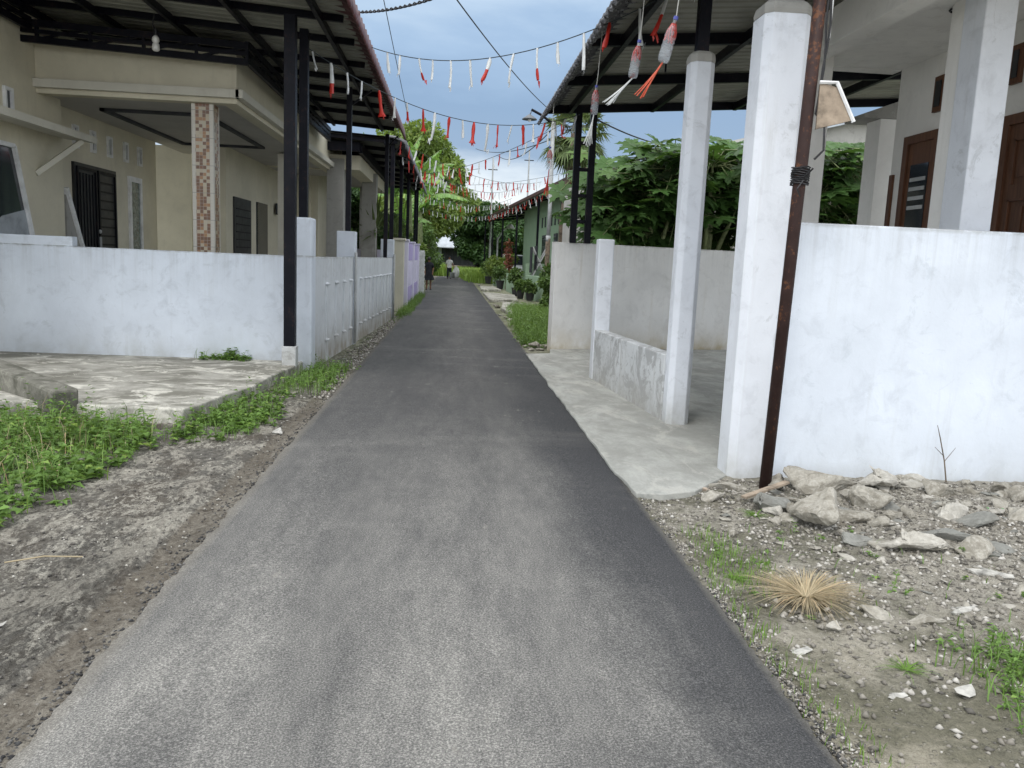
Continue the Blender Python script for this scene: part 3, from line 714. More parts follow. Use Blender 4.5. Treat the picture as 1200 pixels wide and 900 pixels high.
# right canopy
mt=NT('speckled_grey_tile_sheet'); v1=mt.vor(13,'F1',mt.mapping((1,1,2.2))); v2=mt.vor(30,'F1')
cc_=mt.mix(mt.ramp(v1,[(.30,0),(.42,1)]),(.20,.20,.21),(.075,.075,.08)); cc_=mt.mix(mt.ramp(v2,[(.22,1),(.3,0)]),cc_,(.012,.012,.014))
M['tile_speckle']=mt.fin(cc_,.6,mt.bump(v1,.5,.02),0,.4)
CR=thing('steel_canopy','black steel canopy with dark grey scalloped edge over the right carport','canopy',(2.2,10,0))
SR=.075; zr0=4.27; xr0=1.9
def crz(x): return zr0+(x-xr0)*SR
b=MB(); sheet(b,1.75,9.5,5.2,15.0,zr0,SR,xr0,.05,.20); b.build('roof_sheet',M['alu'],CR)
b=MB(); sheet(b,1.70,9.5,5.2,15.0,zr0,SR,xr0,.10,.20); b.build('roof_cover',M['tile_grey'],CR)
# curved drop edge made of stepped tile sheet
vs=[];fs=[];per=.20;y0,y1=5.2,15.05;N=int((y1-y0)/per)*8
rows=[(1.90,.09),(1.80,.06),(1.72,.035),(1.66,.02),(1.64,-.02),(1.57,-.05),(1.55,-.10),(1.48,-.14),(1.46,-.20),(1.42,-.27)]
for i in range(N+1):
    y=y0+(y1-y0)*i/N; ph=((y-y0)/per)%1; w=.022*math.sin(2*PI*ph)
    for j,(x,dz) in enumerate(rows): vs.append((x-w*.7,y,zr0+dz+w*.8-(.012 if j==9 else 0)*math.cos(2*PI*ph)))
k=len(rows)
for i in range(N):
    for j in range(k-1): fs.append((i*k+j,i*k+j+1,(i+1)*k+j+1,(i+1)*k+j))
b=MB(); b.v=vs;b.f=fs;b.m=[0]*len(fs); o=b.build('eave_trim',M['tile_speckle'],CR,smooth=True); sd=o.modifiers.new('thick','SOLIDIFY'); sd.thickness=.012
for yy in (5.6,8.0,10.15,12.4,14.75):
    b=MB(); b.bar((1.55,yy,crz(1.55)-.03),(9.5,yy,crz(9.5)-.03),.07,.13); b.build('purlin',M['black_steel'],CR)
for xx in (1.93,3.38,4.85,6.3,7.8):
    b=MB(); b.bar((xx,5.2,crz(xx)-.055),(xx,14.72,crz(xx)-.055),.06,.12); b.build('rafter',M['black_steel'],CR)
for (x,y,zb) in ((2.30,6.08,3.49),(2.28,8.02,3.61)):
    b=MB(); b.box(x-.055,x+.055,y-.055,y+.055,zb,4.22); b.build('post',M['black_steel'],CR)
b=MB()
for x in (2.10,2.36): b.box(x-.055,x+.055,14.68,14.79,1.95,4.2)
for z in (2.3,2.75,3.2,3.65): b.box(2.155,2.305,14.71,14.76,z,z+.06)
b.build('ladder_post',M['black_steel'],CR)
b=MB(); b.bar((2.45,10.1,4.02),(2.45,10.1,3.9),.02); b.build('brace',M['black_steel'],CR)

# brown pole with its board and cables
t=thing('steel_pole','rusty brown steel pole standing in front of the thick white column','pole',(2.33,5.72,0))
pb=Vector((2.315,5.66,-.05)); pt=Vector((2.385,5.58,4.6))
b=MB(); b.tube([pb,pb.lerp(pt,.5),pt],.043,14); b.build('shaft',M['rust_pole'],t,smooth=True)
def onp(z): return pb.lerp(pt,(z+.05)/4.65)
b=MB()
q=onp(2.72)
b.add([(q.x+.05,q.y-.03,2.56),(q.x+.05,q.y-.03,2.86),(q.x+.16,q.y-.05,2.83),(q.x+.27,q.y-.07,2.62)],[(0,1,2,3)])
o=b.build('bracket_board',M['card'],t); sd=o.modifiers.new('th','SOLIDIFY'); sd.thickness=.03
b=MB(); b.tube([(q.x+.04,q.y-.06,2.86),(q.x+.15,q.y-.08,2.86),(q.x+.28,q.y-.10,2.61)],.014,6); b.build('bracket_trim',M['white_frame'],t)
b=MB()
for i,dx in enumerate((.055,.065)):
    pts=[]
    for k in range(14):
        z=4.55-k*.145; p=onp(z); pts.append((p.x+dx+.012*math.sin(k*1.3+i*2),p.y-.03,z))
    pts+= [(q.x+.10,q.y-.06,2.58),(q.x+.10,q.y-.08,2.42),(q.x+.05,q.y-.06,2.36)]
    b.tube(pts,.008,5)
b.build('cable',M['wire'],t)
b=MB(); p=onp(3.75); b.tube([(p.x+.075,p.y-.01,3.95),(p.x+.072,p.y-.01,3.15)],.008,5); b.build('white_conduit',M['white_frame'],t)
b=MB()
for k in range(10):
    z=2.20+k*.012; p=onp(z); pts=[(p.x+.06*math.cos(a+k),p.y+.06*math.sin(a+k),z+.006*math.sin(2*a+k)) for a in [i*PI/5 for i in range(11)]]; b.tube(pts,.006,4)
p=onp(2.2); b.tube([(p.x,p.y-.06,2.22),(p.x-.05,p.y-.09,2.16),(p.x-.02,p.y-.08,2.11)],.006,4); b.tube([(p.x,p.y-.06,2.24),(p.x+.05,p.y-.09,2.30)],.006,4)
b.build('wire_binding',M['wire'],t)

# ------------------------------------------------------------------ RIGHT: white house
W=thing('white_house','white house porch with brown wooden doors behind the tall white wall','house',(5,8,0))
b=MB(); b.box(5.0,5.2,6.14,9.4,0,4.0); b.build('wall',M['house_white'],W)
b=MB(); b.box(3.62,9,6.2,9.4,-.02,.75); b.build('porch_floor',M['cement'],W)
b=MB(); b.box(3.80,4.998,4.5,9.4,3.92,3.99); c=b.build('ceiling',M['soffit'],W)
b=MB(); b.box(3.58,3.80,4.5,9.42,3.80,4.15); b.box(3.802,5.0,9.402,9.6,3.91,4.4); b.build('porch_beam',M['soffit'],W,bevel=.006)
for (x0,x1,y0,y1) in ((3.70,4.00,8.95,9.25),):
    b=MB(); b.box(x0,x1,y0,y1,.75,3.92); b.build('column',M['house_white'],W,bevel=.01)
b=MB(); b.box(4.16,4.43,6.62,6.92,.75,3.918); b.build('column',M['col_white'],W,bevel=.01)
b=MB(); b.box(4.18,4.42,6.922,7.10,.75,3.918); b.box(4.20,4.28,7.10,7.16,.75,3.918); b.build('pilaster',M['house_white'],W)
b=MB(); b.box(4.93,5.3,9.62,9.95,0,3.42); b.build('far_wall',M['house_white'],W)
b=MB(); b.add([(4.72,9.61,3.42),(5.45,9.61,3.43),(5.45,10.1,3.43),(4.72,10.1,3.42),(4.72,9.61,3.47),(5.45,9.61,3.75),(5.45,10.1,3.75),(4.72,10.1,3.47)],[(0,1,2,3),(4,5,6,7),(0,1,5,4),(1,2,6,5),(2,3,7,6),(3,0,4,7)]); b.build('side_awning',M['cement'],W)
def wdoor(y0,y1,zt,win):
    b=MB(); X=5.0
    for (ya,yb,za,zb) in ((y0,y0+.09,.75,zt),(y1-.09,y1,.75,zt),(y0+.09,y1-.09,zt-.09,zt)): b.box(X-.06,X-.002,ya,yb,za,zb)
    fr=b.build('door_frame',M['brown_wood'],W)
    b=MB(); b.box(X-.035,X-.003,y0+.09,y1-.09,.76,zt-.09)
    if win:
        ym=(y0+y1)/2; 
    else:
        n=2; w=(y1-y0-.18)/n
        for i in range(n):
            ya=y0+.09+i*w+.10; yb=y0+.09+(i+1)*w-.10
            for (za,zb) in ((.95,1.5),(1.6,zt-.75),(zt-.62,zt-.22)):
                b.box(X-.055,X-.035,ya,ya+.02,za,zb); b.box(X-.055,X-.035,yb-.02,yb,za,zb); b.box(X-.055,X-.035,ya,yb,zb-.02,zb)
                b.box(X-.045,X-.034,ya+.06,yb-.06,za+.06,zb-.07)
    d=b.build('door',M['brown_wood'],W)
    if win:
        b=MB(); b.box(X-.045,X-.034,ym-.17,ym+.17,.95,zt-.32); p=b.build('door_glass',M['glass'],d)
        b=MB()
        for k in range(4): b.box(X-.05,X-.0452,ym-.15,ym+.15,zt-.50-k*.1,zt-.46-k*.1)
        b.build('grille',M['pipe_grey'],d)
    b=MB(); b.box(X-.07,X-.05,y0+.14,y0+.17,1.75,1.95); b.build('handle',M['pipe_grey'],d)
wdoor(8.40,9.08,3.13,True); wdoor(6.3,7.40,3.08,False)
def slitR(y,z0,z1,w): 
    b=MB(); b.box(4.965,4.998,y-w/2,y+w/2,z0,z1); f=b.build('vent',M['brown_wood'],W)
    b=MB(); b.box(4.955,4.964,y-w/2+.035,y+w/2-.035,z0+.05,z1-.05); b.build('vent_opening',M['dark_iron'],f)
slitR(8.55,3.32,3.68,.17); slitR(7.36,3.36,3.70,.14); slitR(7.95,3.2,3.62,.05)
for ya,zt in ((8.18,3.08),(9.30,2.75)):
    b=MB(); b.box(4.97,4.998,ya,ya+.07,.75,zt); b.build('brown_trim',M['brown_wood'],W)
b=MB(); b.lathe([(0,3.919),(.09,3.918),(.10,3.89),(.05,3.87),(.03,3.85),(.045,3.82),(.03,3.79),(0,3.785)],(4.75,7.9,0),16); b.build('ceiling_lamp',M['bulb'],W,smooth=True)
b=MB(); b.tube([(4.28+.07*math.cos(a),7.2+.07*math.sin(a),3.90) for a in [i*PI/6 for i in range(13)]],.01,5); b.build('ceiling_hook',M['black_steel'],W)

# neighbour behind the papaya trees
t=thing('grey_gable_house','rough grey gable wall with pale sheet roof behind the papaya plants','house',(9,22,0))
b=MB(); b.add([(3.5,22,0),(12.5,22,0),(12.5,22,5.5),(10.6,22,5.75),(8.9,22,5.45),(3.5,22,3.9),(3.5,27,0),(12.5,27,0),(12.5,27,5.5),(10.6,27,5.75),(8.9,27,5.45),(3.5,27,3.9)],[(0,1,2,3,4,5),(11,10,9,8,7,6),(0,6,7,1),(0,5,11,6),(1,7,8,2)]); b.build('gable_wall',M['gable'],t)
b=MB(); b.add([(3.9,21.7,3.98),(10.6,21.7,5.68),(13,21.7,5.5),(3.9,27.3,3.98),(10.6,27.3,5.68),(13,27.3,5.5),(3.9,21.7,3.92),(10.6,21.7,5.62),(13,21.7,5.44),(3.9,27.3,3.92),(10.6,27.3,5.62),(13,27.3,5.44)],[(0,1,4,3),(1,2,5,4),(6,9,10,7),(7,10,11,8),(0,6,7,1),(1,7,8,2)]); b.build('roof',M['white_metal'],t)

# ------------------------------------------------------------------ garlands
def strip_mesh(kind,seed,L=.30):
    r=random.Random(seed); vs=[];fs=[];mi=[]
    n=7; k=6; bend=r.uniform(-.05,.05); fl=r.choice([1,1,1.1,1.5,1.9]); tw=r.uniform(0,PI)
    for i in range(n):
        t=i/(n-1); z=-t*L
        a=.022*(1+.15*math.sin(t*9+seed)); b=.009+.005*r.random()
        if t<.12: a*=.6
        if t>.85: a*=fl; b*=fl*.8
        for j in range(k):
            th=2*PI*j/k; x=a*math.cos(th); y=b*math.sin(th)
            x,y=x*math.cos(tw+t*.8)-y*math.sin(tw+t*.8),x*math.sin(tw+t*.8)+y*math.cos(tw+t*.8)
            vs.append((x+bend*t*t,y+bend*.6*t,z+.004*r.uniform(-1,1)))
    for i in range(n-1):
        for j in range(k):
            fs.append((i*k+j,i*k+(j+1)%k,(i+1)*k+(j+1)%k,(i+1)*k+j)); mi.append(1 if (kind=='tip' and i>=n-3) or (kind=='half' and i>=3) else 0)
    # loose tails at the foot
    for q in range(3):
        x0=vs[-1-q][0]; y0=vs[-1-q][1]; b=len(vs); dx=r.uniform(-.03,.03)
        vs+= [(x0-.006,y0,-L+.02),(x0+.006,y0,-L+.02),(x0+dx+.004,y0+dx,-L-.05*r.random()-.01),(x0+dx-.004,y0+dx,-L-.04*r.random()-.01)]; fs.append((b,b+1,b+2,b+3)); mi.append(1 if kind in('tip','half') else 0)
    me=bpy.data.meshes.new('plastic_strip'); me.from_pydata(vs,[],fs); me.polygons.foreach_set('material_index',mi); me.polygons.foreach_set('use_smooth',[True]*len(fs)); me.update()
    a=M['white_plastic']; b=M['red_plastic']
    for m in ((b,b) if kind=='red' else (a,b)): me.materials.append(m)
    return me
SM={'w':[strip_mesh('white',i) for i in range(5)],'r':[strip_mesh('red',10+i) for i in range(4)],'t':[strip_mesh('tip',20+i) for i in range(2)],'h':[strip_mesh('half',30+i) for i in range(2)]}
def garland(label,p0,p1,sag,pattern,t0=.02,t1=.98,n=None,r=.006,sc=.85,ropem='rope'):
    p0=Vector(p0);p1=Vector(p1)
    def at(t): q=p0.lerp(p1,t); q.z-=4*sag*t*(1-t); return q
    t=thing('garland',label,'garland',p0,0,'plastic strip garlands strung across the lane')
    b=MB(); b.tube([at(i/28) for i in range(29)],r,5); b.build('string',M[ropem],t)
    ps=pattern if isinstance(pattern,str) else ''
    n=n or len(ps)
    for i in range(n):
        c=ps[i%len(ps)]; me=random.choice(SM[c]); tt=t0+(t1-t0)*(i+random.uniform(-.12,.12))/(max(1,n-1))
        o=bpy.data.objects.new('plastic_strip',me); col.objects.link(o); o.parent=t
        o.matrix_parent_inverse=Matrix.Translation(p0).inverted()
        o.location=at(min(.995,max(.004,tt))); o.rotation_euler=(random.gauss(0,.10),random.gauss(.02,.11),random.uniform(0,6.28)); s=sc*random.uniform(.8,1.15); o.scale=(s,s,s*random.uniform(.75,1.1))
garland('nearest garland, mostly white strips, strung from the red roof edge to the nearer right column',(-1.28,12.3,4.50),(2.28,7.95,4.33),.44,'wwtwwwhwtwwrwhw',.07,.99,sc=1.15)
garland('garland running from the post on the white corner pillar down to the ladder post',(-1.98,11.25,4.20),(2.10,14.66,4.15),.50,'wtwwrwhrwrwrwrwrwrwhw',.02,.98,sc=1.1)
garland('garland from the lower left canopy to the right ladder post, alternating red and white',(-1.5,28.6,4.35),(2.10,14.66,4.15),.30,'rwrrwrwwrwrwrwrwrwrwrwrwrwrw',.02,.98,n=24,sc=1.0)
garland('garland from the far end of the red-edged canopy across to the green house',(-1.45,20.3,4.33),(3.4,33.5,4.75),.42,'rrwrwwrw',.02,.98,n=30,sc=1.0)
garland('garland hung from the start of the lower left canopy',(-1.5,21.7,4.15),(2.9,38,4.9),.55,'wrrwrrww',.02,.98,n=32,sc=1.0)
garland('garland crossing the lane halfway along the lower left canopy',(-1.5,28.8,4.1),(4.1,28.4,4.75),.28,'wrww',.02,.98,n=22)
garland('garland from the lilac wall posts to the green house canopy',(-1.45,32.7,4.0),(2.75,41,4.6),.45,'wrww',.02,.98,n=24)
garland('pale garland hung straight across in the distance',(-1.5,35.8,4.35),(3.0,46,4.7),.35,'wrww',.02,.98,n=16)
garland('farthest garland, hung low over the far end of the lane',(-1.6,40,3.9),(2.5,52,4.4),.3,'wrww',.02,.98,n=20)
garland('garland following the eave of the green house canopy',(4.2,27.3,4.60),(2.25,58,4.45),.12,'rwrw',.02,.98,n=40)
garland('garland slung below the front eave of the green house canopy',(3.9,30,4.45),(2.3,52,4.35),.25,'rww',.02,.98,n=16)

# ------------------------------------------------------------------ bottle lanterns along the right eave
def bottle(label,x,y,ztop,L,tilt,tas,tasmat,blow,cup=False):
    t=thing('bottle_ornament',label,'bottle ornament',(x,y,ztop),0,'plastic bottle ornaments under the right eave')
    R=Matrix.Rotation(tilt,3,'Y')@Matrix.Rotation(.1,3,'X')
    s=L/.30
    prof=[(.013,-.02),(.014,-.045),(.022,-.065),(.036,-.10),(.041,-.13),(.037,-.15),(.041,-.165),(.037,-.18),(.041,-.195),(.038,-.215),(.041,-.235),(.041,-.27),(.034,-.295),(.02,-.30)]
    c=Vector((x,y,ztop))
    b=MB(); b.lathe([(r*s,z*s) for r,z in prof],c,16,axis=R); bo=b.build('bottle_body',M['bottle'],t,smooth=True)
    b=MB(); b.lathe([(.0,.0),(.016*s,-.0),(.017*s,-.022*s),(.0,-.024*s)],c,10,axis=R); b.build('cap',M['blue_cap'],t)
    b=MB()
    for k in range(9):   # red strips stuffed inside the neck
        a=k*.7; p=[R@Vector((.012*s*math.cos(a),.012*s*math.sin(a),-.05*s)),R@Vector((.03*s*math.cos(a+.4),.03*s*math.sin(a+.4),-.10*s)),R@Vector((.033*s*math.cos(a+.8),.033*s*math.sin(a+.8),(-.14-.03*random.random())*s))]
        b.tube([c+q for q in p],.006*s,4)
    b.build('red_filling',M['red_plastic'],t)
    b=MB(); e=c+R@Vector((0,0,-.30*s))
    for k in range(9):
        a=random.uniform(-1,1); d=random.uniform(-1,1); pts=[]
        for i in range(5):
            u=i/4; pts.append(e+Vector((blow*u+.055*a*u*u,.03*d*u,-tas*u*(1-.12*abs(a)))))
        b.tube(pts,[.006,.005,.005,.004,.003],4)
    b.build('tassel',tasmat,t)
    b=MB(); b.tube([c,c+Vector((.01,0,.12)),Vector((x+.03,y,4.18))],.004,4); b.build('string',M['rope_pale'],t)
bottle('largest bottle ornament with blown orange-red tassel beside the post of the second column',1.52,6.05,3.36,.32,.22,.26,M['orange_plastic'],-.15)
bottle('bottle ornament with white tassel blown sideways under the right eave',1.55,7.4,3.54,.32,.12,.24,M['white_plastic'],-.20)
bottle('bottle ornament with straight white tassel beside the black ladder post',1.55,9.6,3.60,.32,.03,.36,M['white_plastic'],-.05)
bottle('bottle ornament with red tassel hanging in front of the grey lamp pole',1.43,13.0,3.36,.34,.0,.42,M['red_plastic'],-.02)

# ------------------------------------------------------------------ overhead cables
def cable(label,pts,r,mat='wire'):
    b=MB(); b.tube(pts,r,6); o=b.build('overhead_cable',M[mat],smooth=True); tag(o,label,'cable')
def cat(p,q,s,n=16):
    p=Vector(p);q=Vector(q); out=[]
    for i in range(n+1):
        t=i/n; c=p.lerp(q,t); c.z-=4*s*t*(1-t); out.append(c)
    return out
# twisted pair
b=MB()
for ph in (0,PI):
    pts=[]
    for i,c in enumerate(cat((-1.44,11.3,4.68),(.25,8.2,4.25),.10,150)): pts.append(c+Vector((.012*math.cos(i*.6+ph),0,.012*math.sin(i*.6+ph))))
    b.tube(pts,.009,5)
tag(b.build('overhead_cable',M['wire'],smooth=True),'thick twisted black cable leaving the red roof edge at the top','cable')
cable('thin cable rising steeply above the banana leaves',cat((-1.6,12,7.3),(-2.15,40,7.2),.05),.010)
cable('thin cable crossing the sky towards the street lamp',cat((-.4,12.5,5.65),(3.1,29,6.75),.15),.012)
cable('black cable sagging from the ladder post to the grey gable house',cat((2.4,14.8,4.12),(6.0,22,4.75),.12),.014)
for i,(p,q,s) in enumerate((((1.3,60,9.3),(4.2,30.5,6.4),.5),((2.9,60,8.9),(3.3,29.2,6.2),.6),((1.9,70,9),(-8,60,7.5),.4))):
    cable(['distant cable from the left utility pole to the right','distant cable from the utility pole to the street lamp','distant cable running left behind the trees'][i],cat(p,q,s),.02)

# ------------------------------------------------------------------ poles and lamps
t=thing('street_lamp','street lamp on a grey pipe pole beside the green house, dark round shade','street lamp',(3.25,29,0))
b=MB(); b.tube([(3.28,29,0),(3.27,29,2.4)],.085,12); b.build('pole_foot',M['bark'],t,smooth=True)
b=MB(); b.tube([(3.27,29,2.4),(3.28,29,3.6),(3.25,29,6.35)],.07,12); b.tube([(3.27,29,2.3),(3.27,29,2.5)],.085,12); b.build('pole',M['pipe_grey'],t,smooth=True)
b=MB(); b.tube([(3.25,29,6.28),(2.85,29,6.55),(2.48,29,6.72)],.045,8); b.build('arm',M['black_steel'],t)
b=MB(); b.tube([(2.50,29,6.7),(2.44,29,6.55)],.02,6); b.lathe([(.03,6.56),(.07,6.53),(.24,6.42),(.26,6.38),(.05,6.42),(0,6.42)],(2.43,29,0),18); b.build('shade',M['grey_lamp'],t,smooth=True)
b=MB(); b.lathe([(.0,6.42),(.05,6.40),(.06,6.34),(.0,6.30)],(2.43,29,0),10); b.build('bulb',M['bulb'],t,smooth=True)
t=thing('street_lamp','small distant street lamp with white shade under the far end of the green house canopy','street lamp',(3.0,60,0))
b=MB(); b.tube([(3.1,60,0),(3.1,60,3.2)],.06,8); b.build('pole',M['pipe_grey'],t)
b=MB(); b.tube([(3.1,60,3.0),(3.4,60,3.6),(3.9,60,4.05)],.05,8); b.build('arm',M['pipe_grey'],t)
b=MB(); b.lathe([(.05,4.2),(.2,4.05),(.32,3.85),(0,3.9)],(4.0,60,0),12); b.build('shade',M['white_frame'],t)
for (x,y,h,lab) in ((2.65,62,8.8,'thin grey utility pole left of the green house canopy'),(5.3,62,9.6,'utility pole with a short crossarm rising over the green house canopy')):
    t=thing('utility_pole',lab,'pole',(x,y,0))
    b=MB(); b.tube([(x,y,0),(x,y,h)],[.08,.05],8); b.build('shaft',M['pipe_grey'],t)
    b=MB(); b.box(x-.35,x+.35,y-.03,y+.03,h-.7,h-.64); b.build('crossarm',M['black_steel'],t)

# ------------------------------------------------------------------ green house and its canopy
G=thing('green_house','pale green house under a black canopy on the right, beyond the leafy plants','house',(5,40,0))
b=MB(); b.prism([(4.75,36),(4.15,50),(10,50),(10,36)],0,5.1); b.build('wall',M['green_wall'],G)
for i in range(6):
    y=37.5+i*1.0; x=4.75-.6*(y-36)/14
    b=MB(); b.box(x-.04,x+.02,y-.12,y+.12,3.3,3.8); b.build('vent',M['dark_wall'],G)
for y0,y1,z0,z1 in ((37.6,38.6,.9,2.9),(40.2,42.4,.3,2.9)):
    x=4.75-.6*((y0+y1)/2-36)/14
    b=MB(); b.box(x-.06,x+.03,y0,y1,z0,z1); f=b.build('window',M['dark_wall'],G)
    b=MB(); b.box(x-.07,x-.061,y0+.12,y1-.12,z0+.12,z1-.12); b.build('pane',M['glass'],f)
CG=thing('steel_canopy','long black steel canopy with red trim in front of the green house','canopy',(3,40,0))
E0=Vector((4.3,27.2,4.62)); E1=Vector((2.12,62,4.48))
b=MB(); off=Vector((6,0,.75))
up=Vector((0,0,.06))
b.add([E0,E1,E1+off,E0+off,E0+up,E1+up,E1+off+up,E0+off+up],[(0,1,2,3),(4,5,6,7),(0,1,5,4),(1,2,6,5),(2,3,7,6),(3,0,4,7)]); b.build('roof_sheet',M['alu_dark'],CG)
b=MB(); b.bar(E0+Vector((-.05,0,.02)),E1+Vector((-.05,0,.02)),.08,.14); b.build('eave_trim',M['tile_dark_red'],CG)
for i in range(9):
    p=E0.lerp(E1,i/8); b=MB(); b.bar(p+Vector((.05,0,-.09)),p+off+Vector((0,0,-.09)),.07,.13); b.build('rafter',M['black_steel'],CG)
b=MB(); p=Vector((.5,0,-.05)); b.bar(E0+p,E1+p,.07,.12); p=Vector((2.2,0,.13)); b.bar(E0+p,E1+p,.07,.12); b.build('purlin',M['black_steel'],CG)
for t_ in (.14,.30,.50,.68,.84,.985):
    p=E0.lerp(E1,t_); b=MB(); b.box(p.x+.05,p.x+.15,p.y-.05,p.y+.05,0,4.5); b.build('post',M['black_steel'],CG)
t=thing('boundary_wall','low pale green wall with gaps in front of the green house','wall',(3,37,0))
def seg(x0,y0,x1,y1,h,mat):
    b=MB(); b.prism([(x0,y0),(x0+.15,y0+.02),(x1+.15,y1),(x1,y1)],-.05,h); b.build('wall_section',M[mat],t,bevel=.01)
seg(3.93,30.3,3.02,34.6,1.0,'green_wall'); seg(3.02,34.6,6,35.0,1.0,'green_wall'); seg(2.86,38,2.72,42.5,.95,'green_wall'); seg(2.72,45.5,2.48,52,.95,'green_wall'); seg(3.15,36.2,4.6,36.4,1.5,'green_wall')
# drying rack of crossed pale bars under the canopy, dark cloths on it
t=thing('drying_rack','folding rack of crossed pale bars with dark cloths under the green house canopy','rack',(3.6,35.5,0))
b=MB()
for yy in (35.3,36.0): b.bar((3.35,yy,.9),(4.0,yy,2.2),.05); b.bar((4.0,yy,.9),(3.35,yy,2.2),.05)
b.build('frame',M['pipe_grey'],t)
b=MB(); b.box(3.30,3.34,35.25,36.05,1.1,2.2); b.box(3.5,3.54,35.25,36.05,1.2,2.25); b.build('dark_cloth',M['cloth_black'],t)
# parked van under the far part of the canopy
t=thing('parked_van','white van parked beyond the green house wall, partly hidden by posts','van',(4.1,57,0))
b=MB(); vs=[]
prof=[(55.0,.45),(54.95,1.05),(55.3,1.25),(55.9,1.95),(59,2.0),(59.2,1.2),(59.2,.45)]
for x in (3.25,4.85): vs+= [(x+(.1 if x<4 else -.1)*(z>1.3),y,z) for y,z in prof]
n=len(prof); b.add(vs,[tuple(range(n)),tuple(range(2*n-1,n-1,-1))]+[(i,(i+1)%n,n+(i+1)%n,n+i) for i in range(n)]); b.build('body',M['white_frame'],t,bevel=.05)
b=MB(); b.add([(3.38,55.30,1.30),(4.72,55.30,1.30),(4.68,55.83,1.90),(3.42,55.83,1.90)],[(0,1,2,3)]); b.add([(3.325,56,1.3),(3.325,58.6,1.3),(3.33,58.6,1.85),(3.33,56.1,1.85)],[(0,1,2,3)]); b.build('window',M['glass'],t)
for (x,y) in ((3.3,55.9),(4.8,55.9),(3.3,58.3),(4.8,58.3)):
    b=MB(); R=Matrix.Rotation(PI/2,3,'Y'); b.lathe([(0,-.1),(.30,-.1),(.33,-.06),(.33,.06),(.30,.1),(0,.1)],(x,y,.33),14,axis=R); b.build('wheel',M['dark_iron'],t)
for x in (3.5,4.55):
    b=MB(); b.box(x-.12,x+.12,54.9,54.98,.8,.98); b.build('headlight',M['bulb'],t)

# ------------------------------------------------------------------ vegetation helpers (numpy)
def np_mesh(name,V,F,mat,parent=None,mi=None,smooth=False):
    me=bpy.data.meshes.new(name); V=np.asarray(V,dtype=np.float32); F=np.asarray(F,dtype=np.int32)
    k=F.shape[1]; me.vertices.add(len(V)); me.vertices.foreach_set('co',V.ravel())
    me.loops.add(F.size); me.loops.foreach_set('vertex_index',F.ravel())
    me.polygons.add(len(F)); me.polygons.foreach_set('loop_start',np.arange(0,F.size,k,dtype=np.int32)); me.polygons.foreach_set('loop_total',np.full(len(F),k,dtype=np.int32))
    if mi is not None: me.polygons.foreach_set('material_index',mi)
    if smooth: me.polygons.foreach_set('use_smooth',np.ones(len(F),dtype=bool))
    me.update(calc_edges=True); me.validate()
    return link_mesh(name,me,mat,parent)
def nrm(a): return a/np.maximum(1e-9,np.linalg.norm(a,axis=-1,keepdims=True))
def leaves(C,D,N,L,Wd,fold=.25):
    """folded diamond leaves: base C, direction D, face normal N, length L, width Wd"""
    C=np.asarray(C);D=nrm(D);S=nrm(np.cross(D,N));N=nrm(np.cross(S,D)); L=L[:,None];Wd=Wd[:,None]
    p0=C;p1=C+D*L*.42+S*Wd*.5+N*Wd*fold;p2=C+D*L-N*L*.12;p3=C+D*L*.42-S*Wd*.5+N*Wd*fold; p4=C+D*L*.5
    V=np.stack([p0,p1,p2,p3,p4],1).reshape(-1,3); n=len(C); b=np.arange(n)[:,None]*5
    F=np.concatenate([b+np.array([[0,1,4]]),b+np.array([[1,2,4]]),b+np.array([[2,3,4]]),b+np.array([[3,0,4]])],1).reshape(-1,3)
    return V,F
def rdir(n): return nrm(rng.normal(size=(n,3)))
def crown(name,parent,clumps,n,ls,mat):
    """clumps: list of (centre, radius vector); leaves spread on and inside each clump"""
    cs=np.array([c for c,_ in clumps]); rs=np.array([r for _,r in clumps]); w=(rs.prod(1))**.67; w/=w.sum()
    idx=rng.choice(len(cs),n,p=w); d=rdir(n); rad=rng.random(n)**.33; rad=np.where(rng.random(n)<.65,.75+.35*rng.random(n),rad)
    P=cs[idx]+d*rs[idx]*rad[:,None]
    dirs=nrm(d*.7+rdir(n)*.8+np.array([0,0,-.25])); nr=nrm(d*.4+rdir(n)*.6+np.array([0,0,.8]))
    L=ls*(.6+.8*rng.random(n)); V,F=leaves(P,dirs,nr,L,L*.55)
    return np_mesh(name,V,F,mat,parent)
def tree(name,label,x,y,h,r,n,ls,mat,trunk_r=.15,base=.35,seed=0,group=None,nb=22,cat='tree',zs=1.0):
    rr=random.Random(seed); t=thing(name,label,cat,(x,y,0),0,group)
    b=MB(); top=Vector((x+rr.uniform(-.3,.3),y,h*.72)); mid=Vector((x+rr.uniform(-.25,.25),y,h*base))
    b.tube([(x,y,-.1),(x,y,.15*h*base),mid,top],[trunk_r*1.3,trunk_r,trunk_r*.8,trunk_r*.35],9)
    cl=[]
    for i in range(nb):
        a=rr.uniform(0,2*PI); q=rr.random()**.5; z=h*(base+(1-base)*rr.random()**.8); k=math.sin(min(1,max(.12,(z/h-base)/(1-base)))*PI*.85+.25)
        p=(x+r*q*k*math.cos(a),y+r*q*k*math.sin(a),min(z,h-r*.15)); s=r*rr.uniform(.22,.42)
        cl.append((p,(s,s,s*.7*zs)))
        b.tube([mid.lerp(top,rr.random()),((mid.x+p[0])/2,(mid.y+p[1])/2,(mid.z+p[2])/2+.1*h*rr.random()),p],[trunk_r*.4,trunk_r*.25,trunk_r*.08],5,cap=False)
    b.build('trunk',M['bark'],t,smooth=True)
    crown('crown',t,cl,n,ls,mat)
    return t
